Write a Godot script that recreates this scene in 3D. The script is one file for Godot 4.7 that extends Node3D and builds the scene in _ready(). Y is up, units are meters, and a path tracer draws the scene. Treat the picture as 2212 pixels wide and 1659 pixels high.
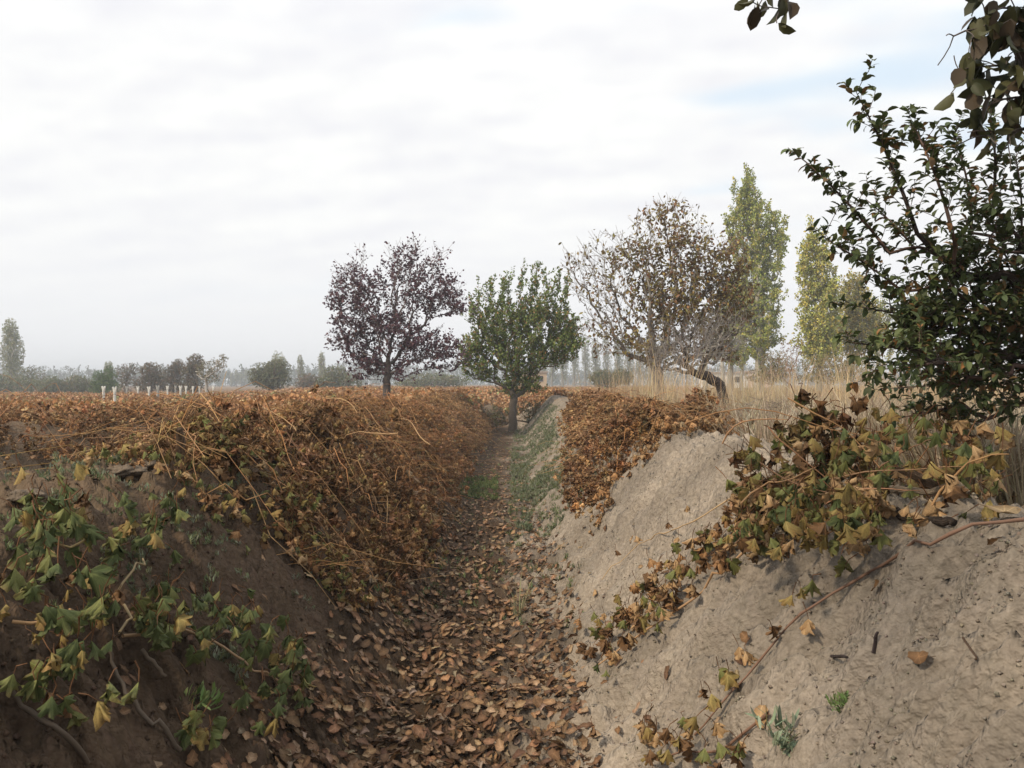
extends Node3D

const F := 1778.8        # focal length in pixels of a 2212 pixel wide picture
const EYE := 1.5
var rng := RandomNumberGenerator.new()
var lump := FastNoiseLite.new()
var clod := FastNoiseLite.new()
var fine := FastNoiseLite.new()
var M := {}
var used := {}


# ---------------------------------------------------------------- mesh collecting
class Mesher:
	var v := PackedVector3Array()
	var c := PackedColorArray()
	var t := PackedVector2Array()
	var i := PackedInt32Array()

	func vert(p: Vector3, col: Color, uv := Vector2.ZERO) -> int:
		v.append(p)
		c.append(col)
		t.append(uv)
		return v.size() - 1

	func tri(a: int, b: int, d: int) -> void:
		i.append(a)
		i.append(b)
		i.append(d)

	func add(o: Mesher, x: Transform3D, tint := Color.WHITE) -> void:
		var off := v.size()
		for k in o.v.size():
			v.append(x * o.v[k])
			c.append(o.c[k] * tint)
			t.append(o.t[k])
		for k in o.i:
			i.append(k + off)

	func tube(pts: PackedVector3Array, rad: PackedFloat32Array, sides: int, col: Color) -> void:
		var n := pts.size()
		if n < 2:
			return
		var up := Vector3(0.13, 0.21, 0.97)
		var off := v.size()
		var along := 0.0
		for j in n:
			var dir := (pts[mini(j + 1, n - 1)] - pts[maxi(j - 1, 0)]).normalized()
			if dir.length_squared() < 0.5:
				dir = Vector3.UP
			if absf(dir.dot(up)) > 0.95:
				up = Vector3(0.97, 0.1, 0.2)
			var a := (up - dir * up.dot(dir)).normalized()
			var b := dir.cross(a)
			up = a
			if j > 0:
				along += pts[j].distance_to(pts[j - 1])
			for k in sides:
				var ang := TAU * k / sides
				vert(pts[j] + (a * cos(ang) + b * sin(ang)) * rad[j], col, Vector2(float(k) / sides, along))
		for j in n - 1:
			for k in sides:
				var p := off + j * sides + k
				var q := off + j * sides + (k + 1) % sides
				tri(p, p + sides, q)
				tri(q, p + sides, q + sides)
		var tip := vert(pts[n - 1], col)
		for k in sides:
			tri(off + (n - 1) * sides + k, tip, off + (n - 1) * sides + (k + 1) % sides)

	func mesh(mat: Material) -> ArrayMesh:
		var nn := PackedVector3Array()
		nn.resize(v.size())
		for k in range(0, i.size(), 3):
			var a := i[k]
			var b := i[k + 1]
			var d := i[k + 2]
			var n := (v[d] - v[a]).cross(v[b] - v[a])
			nn[a] += n
			nn[b] += n
			nn[d] += n
		for k in nn.size():
			nn[k] = nn[k].normalized() if nn[k].length_squared() > 1e-20 else Vector3.UP
		var arr := []
		arr.resize(Mesh.ARRAY_MAX)
		arr[Mesh.ARRAY_VERTEX] = v
		arr[Mesh.ARRAY_NORMAL] = nn
		arr[Mesh.ARRAY_COLOR] = c
		arr[Mesh.ARRAY_TEX_UV] = t
		arr[Mesh.ARRAY_INDEX] = i
		var m := ArrayMesh.new()
		m.add_surface_from_arrays(Mesh.PRIMITIVE_TRIANGLES, arr)
		m.surface_set_material(0, mat)
		return m


# ---------------------------------------------------------------- small helpers
func rf(a: float, b: float) -> float:
	return rng.randf_range(a, b)


func rdir() -> Vector3:
	var z := rf(-1, 1)
	var a := rf(0, TAU)
	var r := sqrt(maxf(0.0, 1 - z * z))
	return Vector3(r * cos(a), z, r * sin(a))


func pick(a: Array) -> Variant:
	return a[rng.randi() % a.size()]


func vary(c: Color, s: float) -> Color:
	var k := 1.0 + rf(-s, s)
	return Color(c.r * k * (1 + rf(-s, s) * 0.25), c.g * k * (1 + rf(-s, s) * 0.25), c.b * k * (1 + rf(-s, s) * 0.3))


func numbered(called: String) -> String:
	if not used.has(called):
		used[called] = 0
		return called
	used[called] += 1
	return "%s_%03d" % [called, used[called]]


func thing(called: String, label: String, category: String, where: Vector3, group := "", kind := "") -> Node3D:
	var o := Node3D.new()
	o.name = numbered(called)
	add_child(o)
	o.position = where
	tag(o, label, category, group, kind)
	return o


func tag(o: Node3D, label: String, category: String, group := "", kind := "") -> void:
	if label:
		o.set_meta("label", label)
	if category:
		o.set_meta("category", category)
	if group:
		o.set_meta("group", group)
	if kind:
		o.set_meta("kind", kind)


func part(called: String, mesh: Mesh, parent: Node3D, x := Transform3D(), kind := "") -> MeshInstance3D:
	var o := MeshInstance3D.new()
	o.name = called
	o.mesh = mesh
	o.transform = x
	if kind:
		o.set_meta("kind", kind)
	parent.add_child(o, true)
	return o


func many(called: String, mesh: Mesh, places: Array, tints: Array, parent: Node3D) -> MultiMeshInstance3D:
	var mm := MultiMesh.new()
	mm.transform_format = MultiMesh.TRANSFORM_3D
	mm.use_colors = true
	mm.mesh = mesh
	mm.instance_count = places.size()
	for k in places.size():
		mm.set_instance_transform(k, places[k])
		mm.set_instance_color(k, tints[k])
	var o := MultiMeshInstance3D.new()
	o.name = called
	o.multimesh = mm
	o.set_meta("kind", "stuff")
	parent.add_child(o, true)
	return o


func at(u: float, v: float, d: float) -> Vector3:          # a point seen at (u, v) of the picture, d metres away
	return Vector3((u - 1106.0) / F * d, EYE - (v - 829.5) / F * d, -d)


func sstep(a: float, b: float, x: float) -> float:
	var s := clampf((x - a) / (b - a), 0, 1)
	return s * s * (3 - 2 * s)


# ---------------------------------------------------------------- the lie of the land
func centre(d: float) -> float:
	return -0.12 + 0.05 * sin(d * 0.31 + 0.4) * sstep(3, 9, d)


func ground(x: float, d: float) -> float:
	var u := x - centre(d)
	var y := 0.0
	if u > 0:
		var s := clampf((u - 0.42) / 1.02, 0, 1)
		y = 1.07 * (0.72 * s + 0.28 * s * s * (3 - 2 * s))
		y -= 0.22 * sstep(1.55, 2.9, u)
	else:
		var a := -u
		if a < 1.75:
			var s := clampf((a - 0.43) / 1.1, 0, 1)
			y = 1.06 * (0.7 * s + 0.3 * s * s * (3 - 2 * s))
		else:
			var dep := (0.8 if a < 5.15 else 0.55) * (1 - 0.75 * sstep(14, 40, a)) * (1 - 0.8 * sstep(25, 60, d))
			y = 1.06 - dep * pow(0.5 - 0.5 * cos(TAU * (a - 1.75) / 3.4), 1.2)
	var side := -x / maxf(d, 1.0)
	if side > 0.15:                                          # the far left field lies lower
		y -= (0.85 * sstep(22, 95, d) + 0.3 * sstep(10, 24, d)) * sstep(0.2, 0.38, side)
	if d > 29:
		var k := sstep(29, 41, d)
		y = lerpf(y, 0.98, k * (1.0 if absf(u) < 1.6 else 0.5))
	var near := 1 - sstep(25, 70, d)
	y += lump.get_noise_2d(x * 1.0, d * 0.7) * (0.09 + 0.1 * (1 - near)) * (0.55 if absf(u) < 0.6 else 1.0)
	if near > 0.0:
		y += clod.get_noise_2d(x * 1.3, d * 1.3) * 0.05 * near
		if d < 14:
			var ridge := clod.get_noise_2d(x * 2.2 + 40.0, d * 6.0 + x * 2.5)
			y += (ridge * 0.11 - absf(clod.get_noise_2d(x * 3.5 + 7.0, d * 9.0 + x * 4.0)) * 0.075 - 0.09 * maxf(0.0, clod.get_noise_2d(x * 5.0, d * 9.0 + 30.0) - 0.22)) * (1 - sstep(8, 14, d))
			y += fine.get_noise_2d(x * 6.0, d * 9.0) * 0.022 * (1 - sstep(8, 14, d))
	return y


func on_ground(x: float, d: float, lift := 0.0) -> Vector3:
	return Vector3(x, ground(x, d) + lift, -d)


func ground_normal(x: float, d: float) -> Vector3:
	var e := 0.06
	return Vector3((ground(x - e, d) - ground(x + e, d)) / (2 * e), 1, -(ground(x, d - e) - ground(x, d + e)) / (2 * e)).normalized()


func hit(u: float, v: float) -> Vector3:                    # where the sight line through (u, v) meets the ground
	var d := 0.9
	while d < 60:
		if EYE - (v - 829.5) / F * d <= ground((u - 1106.0) / F * d, d):
			break
		d += 0.012 + d * 0.002
	return on_ground((u - 1106.0) / F * d, d)


func ground_colour(x: float, d: float) -> Color:
	var u := x - centre(d)
	var sand := Color(0.37, 0.312, 0.25)
	var soil := Color(0.115, 0.08, 0.055)  # left bank's shade painted in: same soil as sand, darkened
	var c := sand
	var n := lump.get_noise_2d(x * 3 + 50, d * 3) + 0.5 * clod.get_noise_2d(x * 2 + 9, d * 2)
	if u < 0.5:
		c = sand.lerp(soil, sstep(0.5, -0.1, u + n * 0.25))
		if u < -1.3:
			c = soil.lerp(Color(0.19, 0.137, 0.093), sstep(-1.3, -1.7, u + n * 0.3))  # crest of the left bank, painted shade kept lighter
	if u > 1.9:
		c = sand.lerp(Color(0.3, 0.225, 0.135), sstep(1.9, 2.5, u))
	var far := sstep(16, 60, d)
	c = c.lerp(Color(0.3, 0.19, 0.105) if x < 4 + d * 0.2 else Color(0.36, 0.27, 0.15), far * 0.8)
	var k := 1.0 + n * 0.35
	return Color(c.r * k, c.g * k, c.b * k)


func build_ground() -> MeshInstance3D:
	var cols := 561
	var xs := PackedFloat32Array()
	for k in cols:
		var s := 2.0 * k / (cols - 1) - 1
		xs.append(6.0 * s + 720.0 * signf(s) * pow(absf(s), 9))
	var ds := PackedFloat32Array()
	for k in 40:
		ds.append(lerpf(-7.0, 0.9, k / 40.0))
	for k in 630:
		ds.append(0.9 * exp(k / 629.0 * log(850.0 / 0.9)))
	var rows := ds.size()
	var v := PackedVector3Array()
	var n := PackedVector3Array()
	var c := PackedColorArray()
	v.resize(rows * cols)
	n.resize(rows * cols)
	c.resize(rows * cols)
	for r in rows:
		for k in cols:
			v[r * cols + k] = Vector3(xs[k], ground(xs[k], ds[r]), -ds[r])
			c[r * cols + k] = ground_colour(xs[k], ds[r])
	for r in rows:
		var r0 := maxi(r - 1, 0)
		var r1 := mini(r + 1, rows - 1)
		for k in cols:
			var a := v[r * cols + mini(k + 1, cols - 1)] - v[r * cols + maxi(k - 1, 0)]
			var b := v[r1 * cols + k] - v[r0 * cols + k]
			n[r * cols + k] = a.cross(b).normalized()
	var idx := PackedInt32Array()
	idx.resize((rows - 1) * (cols - 1) * 6)
	var q := 0
	for r in rows - 1:
		for k in cols - 1:
			var p := r * cols + k
			idx[q] = p
			idx[q + 1] = p + cols
			idx[q + 2] = p + 1
			idx[q + 3] = p + 1
			idx[q + 4] = p + cols
			idx[q + 5] = p + cols + 1
			q += 6
	var arr := []
	arr.resize(Mesh.ARRAY_MAX)
	arr[Mesh.ARRAY_VERTEX] = v
	arr[Mesh.ARRAY_NORMAL] = n
	arr[Mesh.ARRAY_COLOR] = c
	arr[Mesh.ARRAY_INDEX] = idx
	var m := ArrayMesh.new()
	m.add_surface_from_arrays(Mesh.PRIMITIVE_TRIANGLES, arr)
	m.surface_set_material(0, M.soil)
	var o := MeshInstance3D.new()
	o.name = "ground"
	o.mesh = m
	tag(o, "sandy soil banked up on both sides of a furrow, flat fields beyond", "", "", "structure")
	add_child(o)
	return o


# ---------------------------------------------------------------- materials
func grain(seed_: int, freq: float, lo: float, hi: float, octaves := 5, size := 512, kind := FastNoiseLite.TYPE_SIMPLEX_SMOOTH) -> NoiseTexture2D:
	var n := FastNoiseLite.new()
	n.seed = seed_
	n.frequency = freq
	n.noise_type = kind
	n.fractal_octaves = octaves
	n.fractal_gain = 0.6
	var t := NoiseTexture2D.new()
	t.width = size
	t.height = size
	t.seamless = true
	t.noise = n
	var g := Gradient.new()
	g.set_color(0, Color(lo, lo, lo))
	g.set_color(1, Color(hi, hi, hi))
	t.color_ramp = g
	return t


func vein_picture() -> ImageTexture:
	var im := Image.create_empty(128, 128, false, Image.FORMAT_RGB8)
	for y in 128:
		for x in 128:
			var p := Vector2(x / 63.5 - 1, y / 63.5 - 1)
			var k := 0.86 + 0.16 * fine.get_noise_2d(x * 1.6, y * 1.6) + 0.1 * clod.get_noise_2d(x * 0.7, y * 0.7)
			var r := p.length()
			for a in [0.0, 1.0, -1.0, 2.0, -2.0]:
				var dir := Vector2(sin(a), -cos(a))
				var along := p.dot(dir)
				if along > 0:
					var off := absf(p.cross(dir))
					if off < 0.03:
						k = maxf(k, 1.0)
					elif off < 0.4 * along and fposmod(along - off * 0.9, 0.16) < 0.025:
						k = maxf(k, 0.95)
			k -= 0.06 * r
			im.set_pixel(x, y, Color(k, k, k * 0.97))
	return ImageTexture.create_from_image(im)


func surface(rough: float, tex: Texture2D = null, back := 0.0) -> StandardMaterial3D:
	var m := StandardMaterial3D.new()
	m.vertex_color_use_as_albedo = true
	m.roughness = rough
	m.metallic_specular = 0.35
	m.cull_mode = BaseMaterial3D.CULL_DISABLED
	if tex:
		m.albedo_texture = tex
	if back > 0:
		m.backlight_enabled = true
		m.backlight = Color(back, back, back)
	return m


func make_materials() -> void:
	var s := surface(0.95)
	s.metallic_specular = 0.2
	s.uv1_triplanar = true
	s.uv1_world_triplanar = true
	s.uv1_scale = Vector3(0.9, 0.9, 0.9)
	s.albedo_texture = grain(4, 0.035, 0.62, 1.0, 6, 1024)
	s.heightmap_enabled = true
	s.heightmap_scale = 2.4
	s.heightmap_texture = grain(11, 0.075, 0.0, 1.0, 3, 1024, FastNoiseLite.TYPE_VALUE_CUBIC)
	M.soil = s
	M.leaf = surface(0.7, vein_picture(), 0.62)
	M.small_leaf = surface(0.55, null, 0.6)
	M.grass = surface(0.8, null, 0.55)
	var b := surface(0.9, grain(21, 0.05, 0.55, 1.0, 4, 256))
	b.uv1_scale = Vector3(1, 3, 1)
	b.heightmap_enabled = true
	b.heightmap_scale = 1.0
	b.heightmap_texture = b.albedo_texture
	M.bark = b
	M.cane = surface(0.7)
	var p := surface(0.9, grain(31, 0.03, 0.8, 1.0, 4, 256))
	p.uv1_triplanar = true
	p.uv1_scale = Vector3(1.3, 1.3, 1.3)
	M.plaster = p
	M.clod = s


# ---------------------------------------------------------------- leaves
var PAL := {
	"green": [Color(0.13, 0.16, 0.06), Color(0.095, 0.125, 0.045), Color(0.15, 0.15, 0.06)],
	"lime": [Color(0.22, 0.23, 0.08), Color(0.17, 0.19, 0.065), Color(0.22, 0.15, 0.06)],
	"yellow": [Color(0.34, 0.27, 0.1), Color(0.36, 0.235, 0.085), Color(0.24, 0.13, 0.05)],
	"tan": [Color(0.55, 0.37, 0.21), Color(0.5, 0.31, 0.16), Color(0.37, 0.2, 0.09)],
	"orange": [Color(0.52, 0.3, 0.15), Color(0.45, 0.235, 0.105), Color(0.33, 0.16, 0.07)],
	"brown": [Color(0.27, 0.15, 0.075), Color(0.21, 0.11, 0.052), Color(0.14, 0.075, 0.036)],
	"pale": [Color(0.45, 0.34, 0.22), Color(0.42, 0.29, 0.17), Color(0.34, 0.22, 0.12)],
}


func lobes(th: float) -> float:
	var a := absf(wrapf(th, -PI, PI))
	var r := 0.74 + 0.28 * exp(-pow(a / 0.32, 2)) + 0.17 * exp(-pow((a - 1.02) / 0.27, 2)) + 0.1 * exp(-pow((a - 2.0) / 0.3, 2))
	return lerpf(r, 0.28, sstep(2.45, PI, a))


# a vine leaf that hangs down from its stalk's end at the origin, about two units across
func vine_leaf(fold: float, droop: float, crumple: float, pal: Array, stalk := true, limp := 0.0) -> Mesher:
	var m := Mesher.new()
	var off := rf(0, 500)
	var ring := func(th: float, k: float, rim: bool) -> int:
		var r := lobes(th) * k
		if rim:
			r *= 1 + rf(-0.07, 0.07)
		var x := r * sin(th)
		var y := -r * cos(th)
		var uv := Vector2(x * 0.5 + 0.5, y * 0.5 + 0.5)
		var f := fold * (0.8 + 0.5 * fine.get_noise_2d(off, y * 3))
		var z := -f * absf(x) + 0.12 * f * sin(absf(th) * 5.0) * r
		x *= 1 - 0.5 * minf(f, 1.1)
		var s := -y
		if absf(droop) > 0.05:
			var q := droop * s
			y = -sin(q) / droop
			z -= (1 - cos(q)) / droop
		if limp > 0:                                          # wilted: every lobe hangs down round the stalk's end like a folded umbrella
			var pleat := 0.22 + 0.2 * cos(th * 6.28 / 1.02) + 0.06 * fine.get_noise_2d(off, th * 4)
			var out := r * pleat + 0.1 * sqrt(r)
			var hang := Vector3(sin(th) * out * 1.15, -0.93 * r + 0.12 * r * r, cos(th) * out * 0.8 + 0.12 * r)
			var soft := Vector3(x, y, z).lerp(hang, limp)
			x = soft.x
			y = soft.y
			z = soft.z
		z += crumple * (clod.get_noise_2d(uv.x * 60 + off, uv.y * 60) + 0.5 * clod.get_noise_2d(uv.x * 140 + off, uv.y * 140))
		x += crumple * 0.6 * clod.get_noise_2d(uv.x * 70, uv.y * 70 + off)
		var mix := clampf(0.5 + 1.1 * clod.get_noise_2d(uv.x * 40 + off * 2, uv.y * 40), 0, 1)
		var col: Color = (pal[0] as Color).lerp(pal[1], mix)
		if rim and rng.randf() < 0.6:
			col = col.lerp(pal[2], rf(0.4, 1.0))
		return m.vert(Vector3(x, y, z), col, uv)
	var c := m.vert(Vector3.ZERO, pal[0], Vector2(0.5, 0.5))
	var mid := []
	var rim := []
	for k in 10:
		mid.append(ring.call(TAU * (k + 0.5) / 10 + PI, 0.55, false))
	for k in 30:
		rim.append(ring.call(TAU * (k + 0.5) / 30 + PI, [0.95, 1.03, 0.98][k % 3], true))
	for k in 9:
		m.tri(c, mid[k], mid[k + 1])
	for k in 10:
		m.tri(mid[k], rim[3 * k], rim[3 * k + 1])
		m.tri(mid[k], rim[3 * k + 1], rim[3 * k + 2])
		if k < 9:
			m.tri(mid[k], rim[3 * k + 2], mid[k + 1])
			m.tri(mid[k + 1], rim[3 * k + 2], rim[3 * k + 3])
	if stalk:
		m.tube([Vector3(rf(-0.4, 0.4), rf(0.5, 0.9), rf(0.1, 0.5)), Vector3(rf(-0.1, 0.1), 0.35, 0.15), Vector3.ZERO], [0.03, 0.025, 0.02], 3, Color(0.24, 0.12, 0.06))
	return m


# a plain leaf, one unit long along +y, face to +z
func oval_leaf(w: float, fold: float, curl: float, tone: Color, tip := 1.0) -> Mesher:
	var m := Mesher.new()
	var bend := func(x: float, y: float, z: float) -> Vector3:
		if absf(curl) > 0.05:
			var q := curl * y
			return Vector3(x, sin(q) / curl - z * sin(q) * 0.3, (1 - cos(q)) / curl + z)
		return Vector3(x, y, z)
	var rib := Color(tone.r * 1.15, tone.g * 1.12, tone.b * 1.1)
	var prev := []
	var b := m.vert(bend.call(0.0, 0.0, 0.0), rib)
	for s in [[0.22, 0.78], [0.5, 1.0], [0.78, 0.68 * tip]]:
		var hw: float = 0.5 * w * s[1]
		var now := [m.vert(bend.call(-hw, s[0], hw * fold), tone), m.vert(bend.call(0.0, s[0], 0.0), rib), m.vert(bend.call(hw, s[0], hw * fold), tone)]
		if prev.is_empty():
			m.tri(b, now[0], now[1])
			m.tri(b, now[1], now[2])
		else:
			for k in 2:
				m.tri(prev[k], now[k], now[k + 1])
				m.tri(prev[k], now[k + 1], prev[k + 1])
		prev = now
	var e := m.vert(bend.call(0.0, 1.0, 0.0), rib)
	m.tri(prev[0], e, prev[1])
	m.tri(prev[1], e, prev[2])
	return m


# a curled dead leaf that lies about flat, one unit long, face up (+y)
func litter_leaf(pal: Array) -> Mesher:
	var m := Mesher.new()
	var curl := rf(-0.4, 0.6)
	var roll := rf(-0.3, 1.1)
	var twist := rf(-0.5, 0.5)
	var off := rf(0, 300)
	var w := rf(0.27, 0.4)
	var torn := rf(0.3, 3.0)
	var end := rf(0.7, 1.0)
	var rows := []
	for j in 6:
		var s := j / 5.0 * end
		var hw := w * pow(sin(PI * clampf(s * 0.92 + 0.04, 0, 1)), 0.65) * (1.15 - 0.3 * s)
		var row := []
		for k in 5:
			var a := (k - 2) / 2.0
			var x := a * hw * (1 - 0.2 * absf(roll))
			var y := 0.5 * roll * a * a * hw * 0.7 + curl * (s - 0.5) * (s - 0.5) + twist * x * (s - 0.5) + 0.09 * clod.get_noise_2d(x * 70 + off, s * 40)
			if absf(a) > 0.9:
				x += rf(-0.05, 0.03) * signf(a) * torn
			var col: Color = (pal[0] as Color).lerp(pal[1], clampf(0.5 + clod.get_noise_2d(x * 50 + off, s * 40 - off), 0, 1))
			if k == 2:
				col = col.lerp(pal[0], 0.6) * 1.12
			elif absf(a) > 0.9:
				col = col.lerp(pal[2], rf(0.2, 0.8))
			row.append(m.vert(Vector3(x, y, 0.5 - s), col, Vector2(0.5 + x, s)))
		rows.append(row)
	for j in 5:
		for k in 4:
			m.tri(rows[j][k], rows[j][k + 1], rows[j + 1][k])
			m.tri(rows[j][k + 1], rows[j + 1][k + 1], rows[j + 1][k])
	m.tube([Vector3(0, 0.0, 0.5), Vector3(rf(-0.05, 0.05), 0.04, 0.75)], [0.014, 0.01], 3, Color(0.2, 0.12, 0.07))
	return m


var leaf_meshes := {}       # palette -> [ArrayMesh]
var leaf_shapes := {}       # palette -> [Mesher]


func make_leaves() -> void:
	for p in PAL:
		leaf_meshes[p] = []
		leaf_shapes[p] = []
		var dry: bool = p in ["tan", "orange", "brown", "pale"]
		for k in 8:
			var s := vine_leaf(rf(0.8, 1.5) if dry or k == 0 else rf(0.4, 1.2), rf(0.2, 1.9) if dry else rf(0.1, 1.2), rf(0.3, 0.7) if dry else rf(0.14, 0.35), PAL[p], true, (rf(0.25, 0.5) if k == 0 or k == 3 else rf(0.65, 1.0)) if dry else (0.35 if k == 0 else rf(0.7, 1.0)))
			leaf_shapes[p].append(s)
			leaf_meshes[p].append(s.mesh(M.leaf))


# a bunch of leaves on a bit of cane, for the mass of a vine that is not built leaf by leaf
func bunch(tones: Array, n: int, spread: float, size: float) -> ArrayMesh:
	var m := Mesher.new()
	for k in n:
		var p: String = pick(tones)
		var b := Basis.from_euler(Vector3(rf(-0.7, 0.7), rf(0, TAU), rf(-0.7, 0.7))).scaled(Vector3.ONE * size * rf(0.7, 1.2))
		m.add(pick(leaf_shapes[p]), Transform3D(b, rdir() * spread * rf(0.2, 1.0)))
	m.tube([rdir() * spread, rdir() * spread * 0.3, rdir() * spread], [0.003, 0.003, 0.002], 3, Color(0.33, 0.18, 0.08))
	return m.mesh(M.leaf)


# a coarse bunch for far vines, crumpled scraps of four faces each
func far_bunch(tones: Array, n: int, spread: float, size: float) -> ArrayMesh:
	var m := Mesher.new()
	for k in n:
		var t: Color = vary(pick(tones), 0.25)
		var s := oval_leaf(rf(0.6, 0.95), rf(-0.8, 0.8), rf(-1.4, 1.4), t)
		m.add(s, Transform3D(Basis.from_euler(Vector3(rf(-2.4, 2.4), rf(0, TAU), rf(-1, 1))).scaled(Vector3.ONE * size * rf(0.6, 1.2)), rdir() * spread * rf(0.1, 1.0)))
	for k in 2:
		m.tube([rdir() * spread, rdir() * spread * 0.4, rdir() * spread * 1.5], [0.004, 0.004, 0.003], 3, Color(0.36, 0.2, 0.09))
	return m.mesh(M.small_leaf)


# ---------------------------------------------------------------- vines
func cane(from: Vector3, to: Vector3, arch: float, r: float, tone: Color, sides := 5, hug := true) -> Mesher:
	var m := Mesher.new()
	var pts := PackedVector3Array()
	var rad := PackedFloat32Array()
	var wob := rdir() * from.distance_to(to) * 0.07
	var n := 9
	for k in n:
		var s := float(k) / (n - 1)
		var p := from.lerp(to, s) + wob * sin(s * TAU) + rdir() * r * 1.2
		if hug:
			p.y = ground(p.x, -p.z) + lerpf(from.y - ground(from.x, -from.z), to.y - ground(to.x, -to.z), s) + wob.y * sin(s * TAU)
		p.y += arch * 4 * s * (1 - s)
		pts.append(p)
		rad.append(r * (1 - 0.55 * s) * (1.25 if k % 2 else 1.0))
	m.tube(pts, rad, sides, tone)
	return m


# spots: where leaves hang, nearest first; the first `singles` become leaves of their own
func vine(label: String, group: String, base: Vector3, spots: Array, singles: int, tones: Array, rest_tones: Array, size: float, canes: Array, stem := true, wisps := 0) -> Node3D:
	var t := thing("grapevine", label, "vine", base, group)
	if stem:
		var sm := Mesher.new()
		var top := Vector3(rf(-0.1, 0.1), 0.17, rf(-0.1, 0.1))
		sm.tube([Vector3(0, -0.1, 0), Vector3(0.03, 0.1, 0.02), top], [0.028, 0.024, 0.018], 6, Color(0.2, 0.13, 0.085))
		part("stem", sm.mesh(M.bark), t)
	for c in canes:
		part("cane", (c as Mesher).mesh(M.cane), t, Transform3D(Basis(), -base))
	spots.sort_custom(func(a: Vector3, b: Vector3) -> bool: return a.z > b.z)
	var n := mini(singles, spots.size())
	var every := 1.0
	for k in n:
		var p: Vector3 = spots[k]
		var tone: String = pick(tones)
		var b := Basis.from_euler(Vector3(rf(-0.55, 0.55), rf(-1.6, 1.6) if rng.randf() < 0.75 else rf(0, TAU), rf(-0.6, 0.6))).scaled(Vector3.ONE * size * rf(0.65, 1.2))
		part("leaf", pick(leaf_meshes[tone]), t, Transform3D(b, p - base))
	if spots.size() > n:
		for kind in 2:
			var places := []
			var tints := []
			for k in range(n + kind, spots.size(), 2):
				places.append(Transform3D(Basis.from_euler(Vector3(rf(-0.5, 0.5), rf(0, TAU), rf(-0.5, 0.5))).scaled(Vector3.ONE * rf(0.75, 1.25)), spots[k] - base))
				var age := clampf(0.97 + 0.8 * lump.get_noise_2d(spots[k].x * 5.0 + 9.0, spots[k].z * 4.0), 0.72, 1.3)
				tints.append(vary(Color(age, age * rf(0.93, 1.02), age * 0.97), 0.3))
			many("foliage", bunch(rest_tones, 5, 0.1, size), places, tints, t)
	if wisps > 0 and spots.size():
		var w := Mesher.new()
		for k in 3:
			var a := rf(0, TAU)
			var e := Vector3(cos(a), rf(-0.1, 0.25), sin(a)) * rf(0.25, 0.5)
			w.tube([-e * 0.6, rdir() * 0.05 + Vector3(0, rf(0, 0.08), 0), e * 0.6, e + Vector3(0, rf(-0.12, 0.05), 0)], [0.0017, 0.0016, 0.0013, 0.001], 3, vary(pick([Color(0.44, 0.26, 0.12), Color(0.36, 0.19, 0.08), Color(0.3, 0.18, 0.1)]), 0.2))
		var places := []
		var tints := []
		for k in wisps:
			places.append(Transform3D(Basis.from_euler(Vector3(rf(-0.35, 0.35), rf(0, TAU), rf(-0.35, 0.35))).scaled(Vector3.ONE * rf(0.6, 1.3)), pick(spots) - base + Vector3(0, rf(0.0, 0.08), 0)))
			tints.append(vary(Color(1, 1, 1), 0.3))
		many("cane_tangle", w.mesh(M.cane), places, tints, t)
	return t


func mass(x: float, d: float) -> float:                     # how high the tangle of a vine stands on the ground
	return clampf(0.17 + 0.42 * lump.get_noise_2d(x * 4.0 + 300, d * 3.0) + 0.16 * clod.get_noise_2d(x * 2 + 77, d * 2), 0.02, 0.42)


func vine_spots(n: int, x0: float, x1: float, d0: float, d1: float, keep: Callable, tall := 1.0) -> Array:
	var out := []
	var tries := 0
	while out.size() < n and tries < n * 12:
		tries += 1
		var d := d0 + (d1 - d0) * pow(rng.randf(), 1.15)
		var x := rf(x0, x1)
		var k: float = keep.call(x, d)
		if rng.randf() > k or (lump.get_noise_2d(x * 4.5 + 20, d * 3.0) + 0.5 * clod.get_noise_2d(x * 1.8 + 20, d * 1.8) < -0.14 and rng.randf() < 0.9):
			continue
		var h := mass(x, d) * tall * k
		out.append(on_ground(x, d, 0.04 + h * pow(rng.randf(), 0.6)))
	return out


func vine_canes(n: int, x0: float, x1: float, d0: float, d1: float, tall := 1.0, keep = null) -> Array:
	var out := []
	var tries := 0
	while out.size() < n and tries < n * 10:
		tries += 1
		var x := rf(x0, x1)
		var d := rf(d0, d1)
		var a := rf(0, TAU)
		var l := rf(0.35, 1.3)
		var x2 := x + cos(a) * l
		var d2 := d + sin(a) * l * 0.8
		if keep != null and (rng.randf() > float(keep.call(x, d)) or rng.randf() > float(keep.call(x2, d2)) + 0.1):
			continue
		var p := on_ground(x, d, mass(x, d) * tall * rf(0.3, 0.9))
		var q := on_ground(x2, d2, mass(x2, d2) * tall * rf(0.5, 1.2) + 0.02)
		out.append(cane(p, q, rf(0.0, 0.25) * l * 0.5, rf(0.002, 0.0042), vary(pick([Color(0.4, 0.23, 0.1), Color(0.34, 0.17, 0.07), Color(0.3, 0.18, 0.09), Color(0.2, 0.12, 0.07)]), 0.2)))
	return out


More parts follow.
